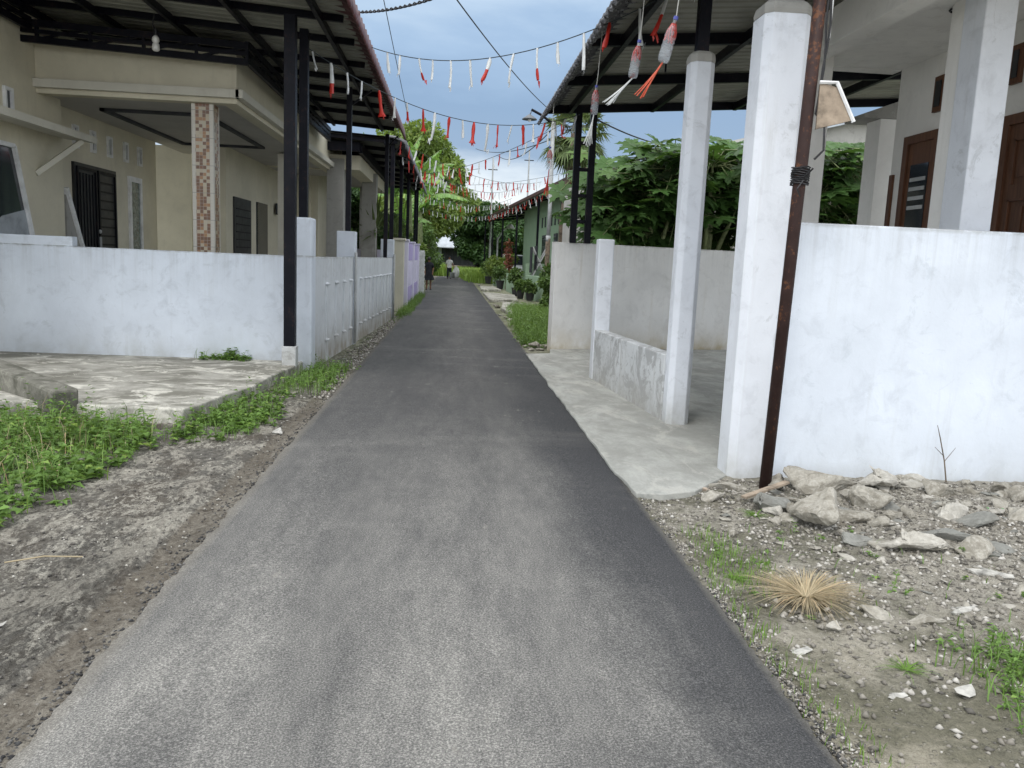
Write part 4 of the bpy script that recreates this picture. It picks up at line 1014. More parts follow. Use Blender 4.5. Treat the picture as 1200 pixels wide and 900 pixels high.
# papaya-like plants with big lobed leaves
def lobed(nl=7):
    pts=[]
    for i in range(nl):
        a=(-1.15+2.3*i/(nl-1))*2.05/1.15*.62*2
        L=1.0-.28*abs(i-(nl-1)/2)/((nl-1)/2)
        w=.105
        pts.append((a,L,w))
    return pts
LOB=lobed()
def palm_leaf(c,d,up,size,droop):
    """one lobed leaf with toothed fingers -> verts, tris"""
    d=d/np.linalg.norm(d); s=np.cross(d,up); s/=np.linalg.norm(s); n=np.cross(s,d)
    V=[c];F=[]
    for (a,L,w) in LOB:
        ad=d*math.cos(a)+s*math.sin(a); sd=-d*math.sin(a)+s*math.cos(a); l=L*size
        def P(u,v): return c+ad*l*u+sd*size*v-n*0*u+np.array([0,0,-droop*l*u*u])+n*abs(v)*size*.25
        row=[P(.26,-.12),P(.48,-.21),P(.55,-.11),P(.74,-.17),P(.80,-.07),P(1.0,0),P(.80,.07),P(.74,.17),P(.55,.11),P(.48,.21),P(.26,.12)]
        m=[P(.5,0),P(.75,0)]
        b=len(V); V+=row+m
        F+= [(0,b+0,b+11),(0,b+11,b+10),(b,b+1,b+11),(b+1,b+2,b+11),(b+2,b+3,b+12),(b+2,b+12,b+11),(b+3,b+4,b+12),(b+4,b+5,b+12),(b+5,b+6,b+12),(b+6,b+7,b+12),(b+7,b+8,b+12),(b+8,b+11,b+12),(b+8,b+9,b+11),(b+9,b+10,b+11)]
    return V,F
def papaya(label,x,y,h,r,n,seed):
    rr=random.Random(seed); t=thing('papaya_plant',label,'plant',(x,y,0),0,'lobed-leaf plants behind the carport wall')
    V=[];F=[];b=MB(); b.tube([(x,y,0),(x+.1,y,h*.5),(x,y,h*.85)],[.10,.08,.05],8)
    stems=[(x,y,h*.85)]
    for k in range(5):
        a=rr.uniform(0,6.28); e=(x+r*.55*math.cos(a),y+r*.5*math.sin(a),h*rr.uniform(.55,.9)); b.tube([(x,y,h*.25),((x+e[0])/2,(y+e[1])/2,h*.5),e],[.06,.05,.03],6); stems.append(e)
    for k in range(n):
        s=rr.choice(stems); a=rr.uniform(0,6.28); q=rr.uniform(.25,1)*r*.8; zz=s[2]+rr.uniform(-.75,.55)*(1.1-q/r*.6)*1.0
        zz=min(zz,h+.1); zz=max(.9,zz)
        c=np.array([s[0]+q*math.cos(a),s[1]+q*math.sin(a)*.8,zz])
        d=np.array([math.cos(a),math.sin(a),rr.uniform(-.6,.25)]); up=np.array([rr.uniform(-.4,.4),rr.uniform(-1.1,.1),1.0])
        v,f=palm_leaf(c,d,up,rr.uniform(.30,.50),rr.uniform(.0,.22)); o=len(V); V+=v; F+= [tuple(i+o for i in q_) for q_ in f]
        b.tube([s,(s[0]+(c[0]-s[0])*.5,s[1]+(c[1]-s[1])*.5,max(s[2],zz)+.03),tuple(c)],.010,4,cap=False)
    b.build('stem',M['stem_green'],t,smooth=True)
    np_mesh('crown',V,F,M['foliage_papaya'],t)
pp=[(3.35,17.3,3.3,.75),(3.95,17.0,3.9,1.1),(4.4,17.5,4.3,1.3),(5.3,17.4,4.5,1.4),(6.2,18.0,4.6,1.4),(7.2,18.2,4.6,1.4),(8.2,18.6,4.55,1.4),(9.3,19.0,4.5,1.4),(10.3,19.4,4.5,1.3),(4.0,19.2,4.2,1.3),(5.6,19.6,4.5,1.4),(3.9,20.3,3.0,.8)]
pl=['leftmost low lobed-leaf plant beside the ladder post','lobed-leaf plant just right of the ladder post','tall lobed-leaf plant between the ladder post and the second column','tall lobed-leaf plant left of the second white column','lobed-leaf plant directly behind the second white column','lobed-leaf plant between the two tall white columns','lobed-leaf plant left of the thick white column','lobed-leaf plant seen through the porch opening','rightmost lobed-leaf plant by the far porch wall','rear lobed-leaf plant half hidden behind the front row','rear lobed-leaf plant under the grey roof line','small lobed-leaf plant beside the lamp pole']
for i,((x,y,h,r),l) in enumerate(zip(pp,pl)): papaya(l,x,y,h,r,185 if y<19.1 else 110,100+i)

# fan palm
t=thing('fan_palm','tall fan palm with dense drooping fronds beside the street lamp','palm',(3.85,29.5,0))
b=MB(); b.tube([(3.9,29.8,0),(3.85,29.7,3),(4.1,29.6,6.1)],[.17,.14,.13],9); b.build('trunk',M['bark'],t,smooth=True)
V=[];F=[]
for k in range(60):
    a=rng.uniform(0,2*PI); el=rng.uniform(-1.2,1.1); L=rng.uniform(.5,.9)
    o=np.array([4.1,29.6,6.1]); d=np.array([math.cos(a)*math.cos(el),math.sin(a)*math.cos(el),math.sin(el)]); c=o+d*L
    s=np.cross(d,[0,0,1]); s/=np.linalg.norm(s); n_=np.cross(s,d)
    for j in range(17):
        th=(j-8)/8*1.45; fd=d*math.cos(th)+s*math.sin(th); l=rng.uniform(.55,.8); w=.042
        sd=np.cross(fd,n_); m=c+fd*l*.55; e=c+fd*l+np.array([0,0,-.28*rng.random()-.05])
        bb=len(V); V+= [c,m+sd*w,e,m-sd*w]; F.append((bb,bb+1,bb+2,bb+3))
np_mesh('crown',V,F,M['palm'],t)

# banana plants
def banana_leaf(base,a,L,W,arch,V,F,rr):
    n=22; px=[]
    hd=np.array([math.cos(a),math.sin(a),0.]); sd=np.array([-math.sin(a),math.cos(a),0.])
    for i in range(n+1):
        u=i/n; px.append(np.array(base)+hd*(L*(u*.35+arch*.55*u*u))+np.array([0,0,L*(u*1.0-arch*.9*u*u)]))
    for side in (-1,1):
        for i in range(1,n):
            u0=i/n;u1=(i+.93)/n
            w0=W*math.sin(PI*min(1,u0*.93+.07))**.6;w1=W*math.sin(PI*min(1,u1*.93+.07))**.6
            dr=.35+.5*rr.random()
            a0=px[i]; a1=px[i]*(1-.93)+px[i+1]*.93
            e0=a0+sd*side*w0+np.array([0,0,-w0*dr+.02]); e1=a1+sd*side*w1+np.array([0,0,-w1*dr]); b=len(V)
            m0=(a0+e0)/2+np.array([0,0,w0*.13]); m1=(a1+e1)/2+np.array([0,0,w1*.13])
            V+= [a0,a1,m1,m0,e0,e1]; F+= [(b,b+1,b+2,b+3),(b+3,b+2,b+5,b+4)]
    return px
def banana(label,x,y,h,L,n,seed):
    rr=random.Random(seed); t=thing('banana_plant',label,'plant',(x,y,0),0,'banana plants behind the left canopies')
    b=MB(); b.tube([(x,y,0),(x+.05,y,h*.6),(x,y,h)],[.20,.16,.10],10); b.build('trunk',M['stem_green'],t,smooth=True)
    V=[];F=[];rib=MB()
    for k in range(n):
        a=k*2.4+rr.uniform(-.3,.3); px=banana_leaf((x,y,h-.2),a,L*rr.uniform(.8,1.1),L*.15,rr.choice([.15,.35,.6,.9,1.05]),V,F,rr)
        rib.tube(px[::3],[.03]*len(px[::3]),5,cap=False)
    rib.build('midrib',M['stem_green'],t)
    np_mesh('leaf_crown',V,F,M['banana'],t)
banana('tall banana plant with upright torn leaves above the lower left canopy',-2.15,38.9,4.6,3.2,11,3)
banana('banana plant leaning over the left canopy edge',-2.9,37.6,4.4,3.2,9,5)
banana('banana plant with a long drooping leaf over the lane',-1.9,45,4.2,3.3,10,11)
banana('short banana plant behind the girl in black',-2.6,42,3.0,2.6,8,13)
# spiky plant in a dark pot in the side yard
def spiky(label,x,y,z,h,n,L):
    t=thing('spiky_plant',label,'plant',(x,y,0))
    b=MB(); b.lathe([(0,0),(.15,0),(.22,.4),(.20,.4),(0,.38)],(x,y,z),12); b.build('pot',M['pot'],t)
    b=MB(); b.tube([(x,y,z+.3),(x,y,z+h)],[.07,.05],7); b.build('stem',M['bark'],t)
    V=[];F=[]
    for k in range(n):
        a=rng.uniform(0,6.28); el=rng.uniform(-.2,1.35); o=np.array([x,y,z+h*rng.uniform(.8,1.02)]); d=np.array([math.cos(a)*math.cos(el),math.sin(a)*math.cos(el),math.sin(el)]); s=np.cross(d,[0,0,1.]); s/=np.linalg.norm(s)+1e-6; l=L*rng.uniform(.7,1.1); dr=np.array([0,0,-1.])
        p=[o,o+d*l*.5+dr*l*.03,o+d*l+dr*l*.2*rng.random()]; w=.035; b0=len(V); V+= [p[0]-s*w*.6,p[0]+s*w*.6,p[1]+s*w,p[1]-s*w,p[2]]; F+= [(b0,b0+1,b0+2,b0+3),(b0+3,b0+2,b0+4,b0+4)]
    V=np.array(V); F3=[]
    for f in F: F3+= [(f[0],f[1],f[2]),(f[0],f[2],f[3])] if f[2]!=f[3] else [(f[0],f[1],f[2])]
    np_mesh('foliage',V,F3,M['palm'],t)
spiky('spiky-leaved plant in a dark pot behind the second white pillar',-2.45,26.0,.9,1.6,60,1.3)
spiky('smaller spiky-leaved plant farther down the left yard',-2.2,31,.9,1.4,50,1.1)
# shrubs in the left side yard
shr=[(-3.6,31,3.2,1.3),(-2.7,33.5,3.3,1.2),(-4.6,33,4.0,1.6),(-2.9,37,3.0,1.0),(-5.5,30,3.6,1.5),(-2.5,43,2.6,.9),(-2.2,49,3.2,1.6)]
for i,(x,y,h,r) in enumerate(shr):
    tree('bushy_shrub',['dense shrub filling the yard behind the grey columns','dense shrub beside the spiky plants','taller dense shrub deep in the left yard','shrub just past the lilac wall','shrub at the back of the grey porch','small yellow-green shrub beside the girl in black','shrub at the left verge near the field'][i],x,y,h,r,5200,.20,M['foliage_dark'] if i in(0,2,4) else M['foliage_mid'] if i!=5 else M['foliage_light'],.06,.10,40+i,'shrubs in the left yards',16,'shrub')
# trees
tr=[('leafy_tree','tall yellow-green tree behind the banana plants',-3.2,52,9.3,3.3,22000,.30,'foliage_light',7,.30),
('leafy_tree','rounded yellow-green tree reaching over the lane behind the banana leaves',-2.0,60,8.2,3.9,24000,.28,'foliage_light',8,.45),
('leafy_tree','dark tree left of the far metal-roofed house',-5.5,66,8.5,4.2,18000,.34,'foliage_dark',9,.15),
('leafy_tree','dark broad tree in front of the far metal-roofed house',3.4,79,6.6,3.4,17000,.38,'foliage_dark',10,.16),
('leafy_tree','dark tree with pale gaps above the far end of the lane',-.6,98,9.2,4.8,20000,.42,'foliage_dark',11,.2),
('leafy_tree','dark green tree behind the far end of the green house canopy',7.2,82,5.9,3.6,20000,.36,'foliage_mid',12,.12),
('leafy_tree','low dark tree beside the far brick wall',5.2,93,5.8,3.8,16000,.4,'foliage_dark',13,.10),
('leafy_tree','far dark tree closing the view on the left',-9,86,9.5,5.5,16000,.42,'foliage_dark',14,.1),
('leafy_tree','far dark tree closing the view on the right',12.5,96,8.5,5.5,14000,.42,'foliage_dark',15,.1),
('leafy_tree','mid green tree behind the grey porch house',-8,42,6.2,3.0,12000,.28,'foliage_mid',16,.15),
('leafy_tree','dark tree rising behind the far left yard',-6.2,75,8.8,3.8,16000,.36,'foliage_mid',18,.12)]
for a in tr: tree(a[0],a[1],a[2],a[3],a[4],a[5],a[6],a[7],M[a[8]],.2,a[10],a[9],'trees at the end of the lane',26)
# far-off wood as one mass on the horizon
cl=[((x+rng.uniform(-3,3),130+rng.uniform(-6,12),2.5),(5,4,4.2+rng.random()*1.8)) for x in range(-90,100,6)]
o=crown('far_wood',None,cl,26000,1.1,M['foliage_dark']); tag(o,'dark far-off wood along the horizon','wood',kind='stuff')

# potted plants by the green wall
def potted(label,x,y,h,r,sc=1.0,dx=.0):
    t=thing('potted_plant',label,'potted plant',(x,y,0),0,'potted plants by the green wall')
    b=MB(); b.lathe([(0,.0),(.16*sc,0),(.22*sc,.42*sc),(.245*sc,.42*sc),(.245*sc,.46*sc),(.2*sc,.46*sc),(.19*sc,.40*sc),(0,.40*sc)],(x,y,.04),14); b.build('pot',M['pot'],t)
    cl=[((x+rng.uniform(-r,r)*.5,y+rng.uniform(-r,r)*.5,.5*sc+h*rng.uniform(.2,.9)),(r*.5,r*.5,r*.45)) for _ in range(7)]
    b=MB()
    for c,_ in cl: b.tube([(x,y,.4*sc),c],.012,4)
    b.build('stem',M['stem_green'],t)
    crown('foliage',t,cl,700,.13,M['foliage_mid'])
potted('potted plant at the near end of the green wall, larger of the pair',3.05,32.5,.35,.26,.85)
potted('smaller black pot with a leafy plant just left of the larger one',2.78,33.9,.32,.24,.75)
potted('bushy potted plant in the first gap of the green wall',2.75,36.3,.8,.34,.8)
potted('tall bushy potted plant in the second gap of the green wall',2.5,44.1,1.0,.42)
potted('bushy potted plant at the far end of the green wall',2.25,53.5,1.3,.6)
for (x,y,h,r,l) in ((3.6,28.6,1.7,.55,'leafy shrub at the foot of the lamp pole'),(3.3,25.8,1.3,.6,'low shrub beside the plain white carport wall'),(2.9,50,2.2,.9,'yellow-green shrub under the green house canopy')):
    tree('bushy_shrub',l,x,y,h,r,2600,.14,M['foliage_mid'] if y<40 else M['foliage_light'],.04,.08,int(y),None,14,'shrub')
t=thing('red_leaf_plant','thin reddish ornamental plant under the green house canopy','plant',(3.0,47,0))
b=MB(); b.tube([(3.1,47,0),(3.1,47,2.4)],.03,5); b.build('stem',M['bark'],t)
M['red_leaf']=m_leaf('red_leaf',(.16,.06,.04),.3)
crown('foliage',t,[((3.1,47,z),(.16,.16,.25)) for z in (.9,1.4,1.9,2.4)],260,.2,M['red_leaf'])

# ------------------------------------------------------------------ far house, brick wall, field
t=thing('far_house','distant dark-walled house with pale sloping metal roof at the end of the lane','house',(-.5,90,0))
b=MB(); b.box(-2.2,4.5,90,96,0,2.7); b.build('wall',M['dark_wall'],t)
b=MB(); b.box(-2.3,-1.35,89.9,90,0,2.7); b.build('white_side_panel',M['white_metal'],t)
b=MB(); b.add([(-3.0,89,2.6),(5,89,2.6),(5,94,6.6),(-.8,94,6.6),(-3,99,2.6),(5,99,2.6),(-3.0,89,2.7),(5,89,2.7),(5,94,6.7),(-.8,94,6.7),(-3,99,2.7),(5,99,2.7)],[(0,1,2,3),(6,7,8,9),(0,3,4),(6,9,10),(3,2,5,4),(9,8,11,10),(0,1,7,6)]); b.build('roof',M['white_metal'],t)
b=MB()
for k in range(6): b.box(-.9+k*.8,-.8+k*.8,89.5,89.6,0,2.6)
b.build('veranda_post',M['dark_iron'],t)
b=MB(); b.box(-8,2.3,83,83.15,0,.85); b.box(2.3,12,83,83.15,0,1.05); o=b.build('brick_wall',M['brick'],bevel=.02); tag(o,'low pale brick wall along the far edge of the field','wall')
b=MB(); b.box(-9,-2.5,77,84,0,3.2); o=b.build('far_shed',M['white_frame'],bevel=.02); tag(o,'small white shed wall behind the yellow-green shrub','shed')

# ------------------------------------------------------------------ grass and weeds
def inpoly(px,py,poly):
    c=np.zeros(len(px),bool); n=len(poly); j=n-1
    for i in range(n):
        xi,yi=poly[i];xj,yj=poly[j]
        m=((yi>py)!=(yj>py))&(px<(xj-xi)*(py-yi)/(yj-yi+1e-12)+xi); c^=m; j=i
    return c
def scatter(poly,n,edge=.06):
    p=np.array(poly); lo=p.min(0)-edge;hi=p.max(0)+edge; out=np.zeros((0,2))
    while len(out)<n:
        q=rng.uniform(lo,hi,(n,2)); k=inpoly(q[:,0]+rng.normal(0,edge,n),q[:,1]+rng.normal(0,edge,n),poly)
        # clumpiness
        out=np.concatenate([out,q[k]])
    return out[:n]
def blades(P,z,h,w,lean=.5):
    n=len(P); a=rng.uniform(0,2*PI,n); l=rng.uniform(.1,lean,n); H=h*(.5+.8*rng.random(n))
    b=np.c_[P,z]; s=np.c_[-np.sin(a),np.cos(a),np.zeros(n)]*w; d=np.c_[np.cos(a),np.sin(a),np.zeros(n)]
    m=b+d*(H*l*.4)[:,None]+np.array([0,0,1])*(H*.6)[:,None]; t=b+d*(H*l*1.3)[:,None]+np.array([0,0,1])*(H*(1-.25*l))[:,None]
    V=np.stack([b-s,b+s,m+s*.8,m-s*.8,t],1).reshape(-1,3); k=np.arange(n)[:,None]*5
    F=np.concatenate([k+np.array([[0,1,2]]),k+np.array([[0,2,3]]),k+np.array([[3,2,4]])],1).reshape(-1,3)
    return V,F
def zat(P,base=0): return np.array([max(base,gh(x,y))-.005 for x,y in P])
def weeds(label,poly,n,h,ls,nb=0,base=0,mat='foliage_weed',name='weeds',per=9,bh=.15):
    P=scatter(poly,n,.07); cl_=np.array([fbm(x*2.2,y*2.2,7) for x,y in P]); kp=cl_>-.22; P=P[kp]; cl_=cl_[kp]; n=len(P); H=h*(.25+.9*rng.random(n)**1.3)*(.75+.9*cl_.clip(-.3,.6)); z=zat(P,base)
    lean=rng.normal(0,.35,(n,2))*H[:,None]
    V0=[];F0=[];off=0
    C=[];D=[];N=[];L=[]
    for k in range(per):
        u=(k+1)/per; a=rng.uniform(0,2*PI,n)
        c=np.c_[P+lean*u,z+H*u]; d=np.c_[np.cos(a),np.sin(a),rng.uniform(-.2,.5,n)]
        C.append(c);D.append(d);N.append(np.c_[rng.normal(0,.3,n),rng.normal(0,.3,n),np.ones(n)]);L.append(ls*(.6+.7*rng.random(n))*(1.1-.35*u))
    V,F=leaves(np.concatenate(C),np.concatenate(D),np.concatenate(N),np.concatenate(L),np.concatenate(L)*.55)
    # stems
    s=np.array([.0022,0,0]); b=np.c_[P,z]; t=np.c_[P+lean,z+H]; SV=np.stack([b-s,b+s,t],1).reshape(-1,3); SF=np.arange(3*n).reshape(-1,3)+len(V)
    V=np.concatenate([V,SV]);F=np.concatenate([F,SF])
    if nb:
        Q=scatter(poly,nb,.08); BV,BF=blades(Q,zat(Q,base),bh,.003,.8); F=np.concatenate([F,BF+len(V)]); V=np.concatenate([V,BV])
    o=np_mesh(name,V,F,M[mat]); tag(o,label,'weeds',kind='stuff'); return o
weeds('thick leafy weeds in the lower left in front of the pale slab',[(-5.5,7.5),(-3.2,7.45),(-2.62,7.35),(-2.42,6.7),(-2.36,6.1),(-2.42,5.3),(-2.50,4.8),(-2.7,4.3),(-5.5,4.3)],1700,.22,.078,1800,bh=.2,per=8)
weeds('taller thin-leaved weeds rising out of the lower left patch',[(-5.0,7.5),(-3.2,7.45),(-2.62,7.35),(-2.42,6.5),(-2.5,5.4),(-2.8,4.6),(-5.0,4.6)],150,.38,.055,200,mat='foliage_mid',per=10,bh=.34)
weeds('yellowed dead stalks among the lower left weeds',[(-4.6,7.4),(-2.6,7.3),(-2.45,6.3),(-2.6,5.0),(-4.6,5.0)],60,.26,.03,260,mat='dry',per=5,bh=.26)
weeds('leafy weeds around the slab corner beside the lane',[(-2.36,7.5),(-2.25,8.7),(-1.85,8.9),(-1.68,8.1),(-1.72,7.0),(-1.95,6.75),(-2.25,6.85)],280,.20,.07,360)
weeds('weeds at the foot of the black post beside the lane',[(-2.0,9.0),(-1.95,10.5),(-1.80,11.7),(-1.45,11.6),(-1.40,10.4),(-1.50,9.2)],150,.17,.065,500,bh=.18)
weeds('small weeds growing at the foot of the left wall on the slab',[(-3.35,10.95),(-2.7,10.95),(-2.7,11.10),(-3.35,11.10)],45,.20,.08,30,base=.135)
weeds('sparse weeds along the foot of the ribbed white wall',[(-1.72,12),(-1.30,21),(-1.2,34),(-1.32,34),(-1.35,20)],260,.10,.04,700,bh=.12)
weeds('grass and weeds below the lilac wall',[(-1.42,21.5),(-1.2,22),(-1.15,33.5),(-1.45,34)],500,.22,.06,1800,bh=.25)
weeds('bushy weeds at the lower right corner of the rubble',[(2.12,3.10),(2.35,3.28),(2.75,3.22),(2.8,2.3),(2.12,2.5)],230,.11,.032,420,bh=.10)
weeds('grass patch between the lane and the plain white carport wall',[(1.38,15.3),(1.72,14.9),(1.80,16),(2.9,21),(3.4,27),(1.9,27),(1.50,20)],2200,.28,.08,9000,bh=.30)
weeds('sparse green shoots among the stones',[(1.45,4.5),(1.9,4.9),(3.2,4.2),(2.9,3.4),(1.6,3.5)],30,.07,.03,60,bh=.07)
def grass(label,poly,n,h,w,mat,base=0,lean=.5):
    P=scatter(poly,n,.04 if h<.3 else .4); V,F=blades(P,zat(P,base),h,w,lean); o=np_mesh('grass',V,F,M[mat]); tag(o,label,'grass',kind='stuff')
grass('fine green grass and moss near the lane edge on the right',[(1.42,4.75),(1.62,4.8),(1.78,4.15),(1.62,3.75),(1.42,3.8)],520,.055,.002,'foliage_grass')
grass('thin grass fringe along the right asphalt edge',[(1.34,4.1),(1.44,4.2),(1.5,2.4),(1.36,2.3)],330,.05,.002,'foliage_grass')
grass('tall bright grass in the field left of the far lane',[(-7,70),(-.9,70),(-.9,83),(-7,83)],14000,1.0,.035,'foliage_field')
grass('bright grass field right of the far lane',[(1.4,58),(2.0,54),(2.4,54),(2.8,62),(9,66),(9,83),(.2,83),(-.4,73),(1.0,68)],26000,.75,.035,'foliage_field')
def tuft(label,x,y,n,h,mat,spread=.02,lean=1.2,name='grass_tuft',w=.0022):
    P=np.array([x,y])+rng.normal(0,spread,(n,2)); V,F=blades(P,zat(P),h,w,lean); tag(np_mesh(name,V,F,M[mat]),label,'grass tuft')
def tuft2(label,x,y,n,h,mat,name='grass_tuft'):
    t=[];V=[];F=[]
    a=rng.choice(rng.uniform(0,2*PI,14),n)+rng.normal(0,.5,n); L=h*(.35+.85*rng.random(n)); fl=rng.uniform(.55,1.0,n)
    z0=gh(x,y)
    for i in range(n):
        d=np.array([math.cos(a[i]),math.sin(a[i]),0]); s=np.array([-d[1],d[0],0])*.0016; o=np.array([x,y,z0])+d*.02*rng.random()+s*rng.normal()*5
        pts=[o+d*L[i]*fl[i]*u+np.array([0,0,max(.004*rng.random(),L[i]*(.38*u*(1.1-fl[i]*u*.98)))]) for u in (0,.35,.7,1)]
        b=len(V); V+= [pts[0]-s,pts[0]+s,pts[1]+s,pts[1]-s,pts[2]+s*.8,pts[2]-s*.8,pts[3]]
        F+= [(b,b+1,b+2),(b,b+2,b+3),(b+3,b+2,b+4),(b+3,b+4,b+5),(b+5,b+4,b+6)]
    tag(np_mesh(name,V,F,M[mat]),label,'grass tuft')
tuft2('large dry straw-coloured grass tuft on the dirt right of the lane',1.80,3.76,800,.36,'dry')
tuft2('small green grass tuft on bare sandy soil near the bottom right',1.90,3.02,60,.13,'foliage_grass')
tuft2('green grass tuft in front of the brown pole',2.02,5.05,90,.14,'foliage_grass')
tuft2('low green grass tuft beside the dry one',1.52,3.98,90,.12,'foliage_grass')
# bare twig against the wall
b=MB(); b.tube([(3.83,5.86,.03),(3.79,5.86,.22),(3.74,5.87,.40),(3.70,5.86,.50)],[.006,.005,.004,.002],5); b.tube([(3.79,5.86,.22),(3.86,5.85,.33)],[.003,.0015],4); b.tube([(3.78,5.86,.26),(3.70,5.86,.33)],[.003,.0015],4)
tag(b.build('dead_twig',M['bark']),'thin bare twig standing against the tall white wall','twig')

# ------------------------------------------------------------------ rubble stones
def rock_mesh(seed,n=15,flat=.6,rough=.05,sub=2,cuts=2):
    r=random.Random(seed); bm=bmesh.new()
    for i in range(n):
        v=Vector((r.gauss(0,1),r.gauss(0,1),r.gauss(0,1))).normalized()*r.uniform(.8,1.0)*.5; bm.verts.new((v.x*1.15,v.y*.85,v.z*flat))
    bmesh.ops.convex_hull(bm,input=bm.verts)
    for v in [v for v in bm.verts if not v.link_faces]: bm.verts.remove(v)
    bmesh.ops.triangulate(bm,faces=bm.faces)
    bmesh.ops.bevel(bm,geom=list(bm.edges),offset=.035,segments=1,affect='EDGES',profile=.5)
    bmesh.ops.triangulate(bm,faces=bm.faces)
    bmesh.ops.subdivide_edges(bm,edges=bm.edges,cuts=cuts,use_grid_fill=True)
    bm.normal_update()
    for v in bm.verts:
        k=noise.fractal(v.co*3.2+Vector((seed,0,0)),1,2,4)*rough+noise.fractal(v.co*11+Vector((0,seed,0)),1,2,3)*rough*.35; v.co+=v.normal*k
    me=bpy.data.meshes.new('stone'); bm.to_mesh(me); bm.free(); return me
RM=[rock_mesh(s,random.Random(s).choice([9,12,16]),f,.05) for s,f in ((1,.62),(2,.45),(3,.35),(4,.55),(5,.30),(6,.7),(7,.4),(8,.28),(9,.5),(10,.22))]
def stone(me,x,y,size,mat,label=None,group=None,sz=1,rot=None,tilt=.15,sink=.28,name='stone',cat='stone',flat=1.0):
    mk=me.name+mat
    if mk not in bpy.data.meshes: m2=me.copy(); m2.name=mk; m2.materials.append(M[mat])
    o=bpy.data.objects.new(name,bpy.data.meshes[mk]); col.objects.link(o)
    s=size; o.scale=(s,s*sz,s*flat); hz=(max(v.co.z for v in o.data.vertices))*s*flat
    o.location=(x,y,gh(x,y)+hz*(1-sink*1.6)); o.rotation_euler=(random.uniform(-tilt,tilt),random.uniform(-tilt,tilt),rot if rot is not None else random.uniform(0,6.28))
    tag(o,label,cat,group); return o
for (mi_,x,y,s,mat,lab,sz,fl) in (
 (0,2.36,4.82,.52,'stone','largest grey boulder of broken concrete in front of the tall white wall',.85,1.25),
 (3,2.70,5.66,.95,'stone','wide flat-topped mound of old mortar at the foot of the tall white wall',.55,.55),
 (5,2.88,5.22,.34,'stone','rounded grey boulder right of the largest one',.9,1.0),
 (8,2.18,5.18,.34,'stone_dark','dark grey stone left of the largest boulder, near the brown pole',.9,1.0),
 (1,2.02,5.66,.32,'stone','long flat stone touching the foot of the thick white column',.55,1.0),
 (2,1.84,5.40,.28,'stone','flat stone on the apron corner beside the asphalt',.6,1.0),
 (9,3.36,5.02,.30,'stone_pale','pale triangular slab leaning among the rubble',1.0,2.2),
 (4,2.72,4.42,.42,'stone_pale','long pale flat stone in the middle of the rubble',.55,1.0),
 (7,3.75,5.00,.46,'stone','flat layered slab at the right edge of the rubble',.7,1.1),
 (9,2.97,4.04,.24,'litter','narrow bright white shard lying on the rubble',.25,.8),
 (9,2.53,3.60,.20,'litter','small bright white sliver in front of the white shard',.3,.8),
 (6,2.62,4.95,.34,'stone','squat grey stone wedged against the largest boulder',.8,1.0),
 (4,3.15,5.62,.42,'stone_pale','pale broken slab against the wall right of the mound',.7,1.3),
 (3,3.55,5.55,.36,'stone','grey block at the wall left of the bare twig',.7,1.0),
 (1,3.05,4.62,.34,'stone_dark','bluish dark stone between the pale slabs',.6,1.0),
 (7,4.1,5.55,.40,'stone','flat slab at the wall near the right edge',.7,1.3),
 (0,1.78,3.40,.10,'stone_pale','small pale lump just below the dry grass tuft',1.0,1.0),
 (9,1.52,3.18,.15,'litter','flat white chip on the dark soil left of the small tuft',.7,.5),
 (9,1.76,2.82,.09,'litter','tiny white chip on the sandy soil at the bottom right',.8,.6)):
    stone(RM[mi_],x,y,s,mat,lab,None,sz,tilt=.12,flat=fl,rot=random.uniform(-.5,.5))
o=stone(RM[1],1.84,5.62,.13,'brick','small orange-brown brick piece beside the apron corner',None,.6,name='brick_piece',cat='brick piece'); 
stone(RM[0],-1.50,7.25,.15,'litter','whitish stone beside the lane near the left weeds',None,.9,name='stone')
def occupied(x,y): return False
k=0
mats=['stone','stone','stone_pale','stone_dark','stone']
while k<285:
    x=random.uniform(1.6,4.9); y=random.uniform(2.9,5.86)
    w=min(1,max(.10,(y-3.0)/1.8))*min(1,max(.12,(x-1.55)/.9))
    if (x-1.8)**2+(y-3.76)**2<.05: continue
    if random.random()>w: continue
    s=random.choice([.05,.06,.07,.08,.10,.11,.13,.16,.20,.25,.31])*(.5+.55*w); stone(random.choice(RM),x,y,s,random.choice(mats),'broken stone lying loose in the rubble below the tall white wall','loose stones in the rubble',random.uniform(.6,1),flat=random.uniform(.5,.95),tilt=.3,sink=.38); k+=1
for k in range(26):
    y=random.uniform(9,21); x=wx(y)+.10+random.uniform(.0,.28)
    if x>-1.36: x=-1.42
    stone(random.choice(RM),x,y,random.uniform(.05,.13),random.choice(mats),'small stone on the verge between the ribbed wall and the asphalt','verge stones on the left',.8,flat=.7)
for k,(x,y,s) in enumerate(((1.52,14.95,.34),(1.62,14.72,.26),(1.44,14.6,.2),(1.70,15.1,.3),(1.38,15.2,.16))):
    stone(RM[k],x,y,s,'stone','stone in the small heap at the corner of the carport wall','heap of stones at the carport wall corner',.9,sink=.15)
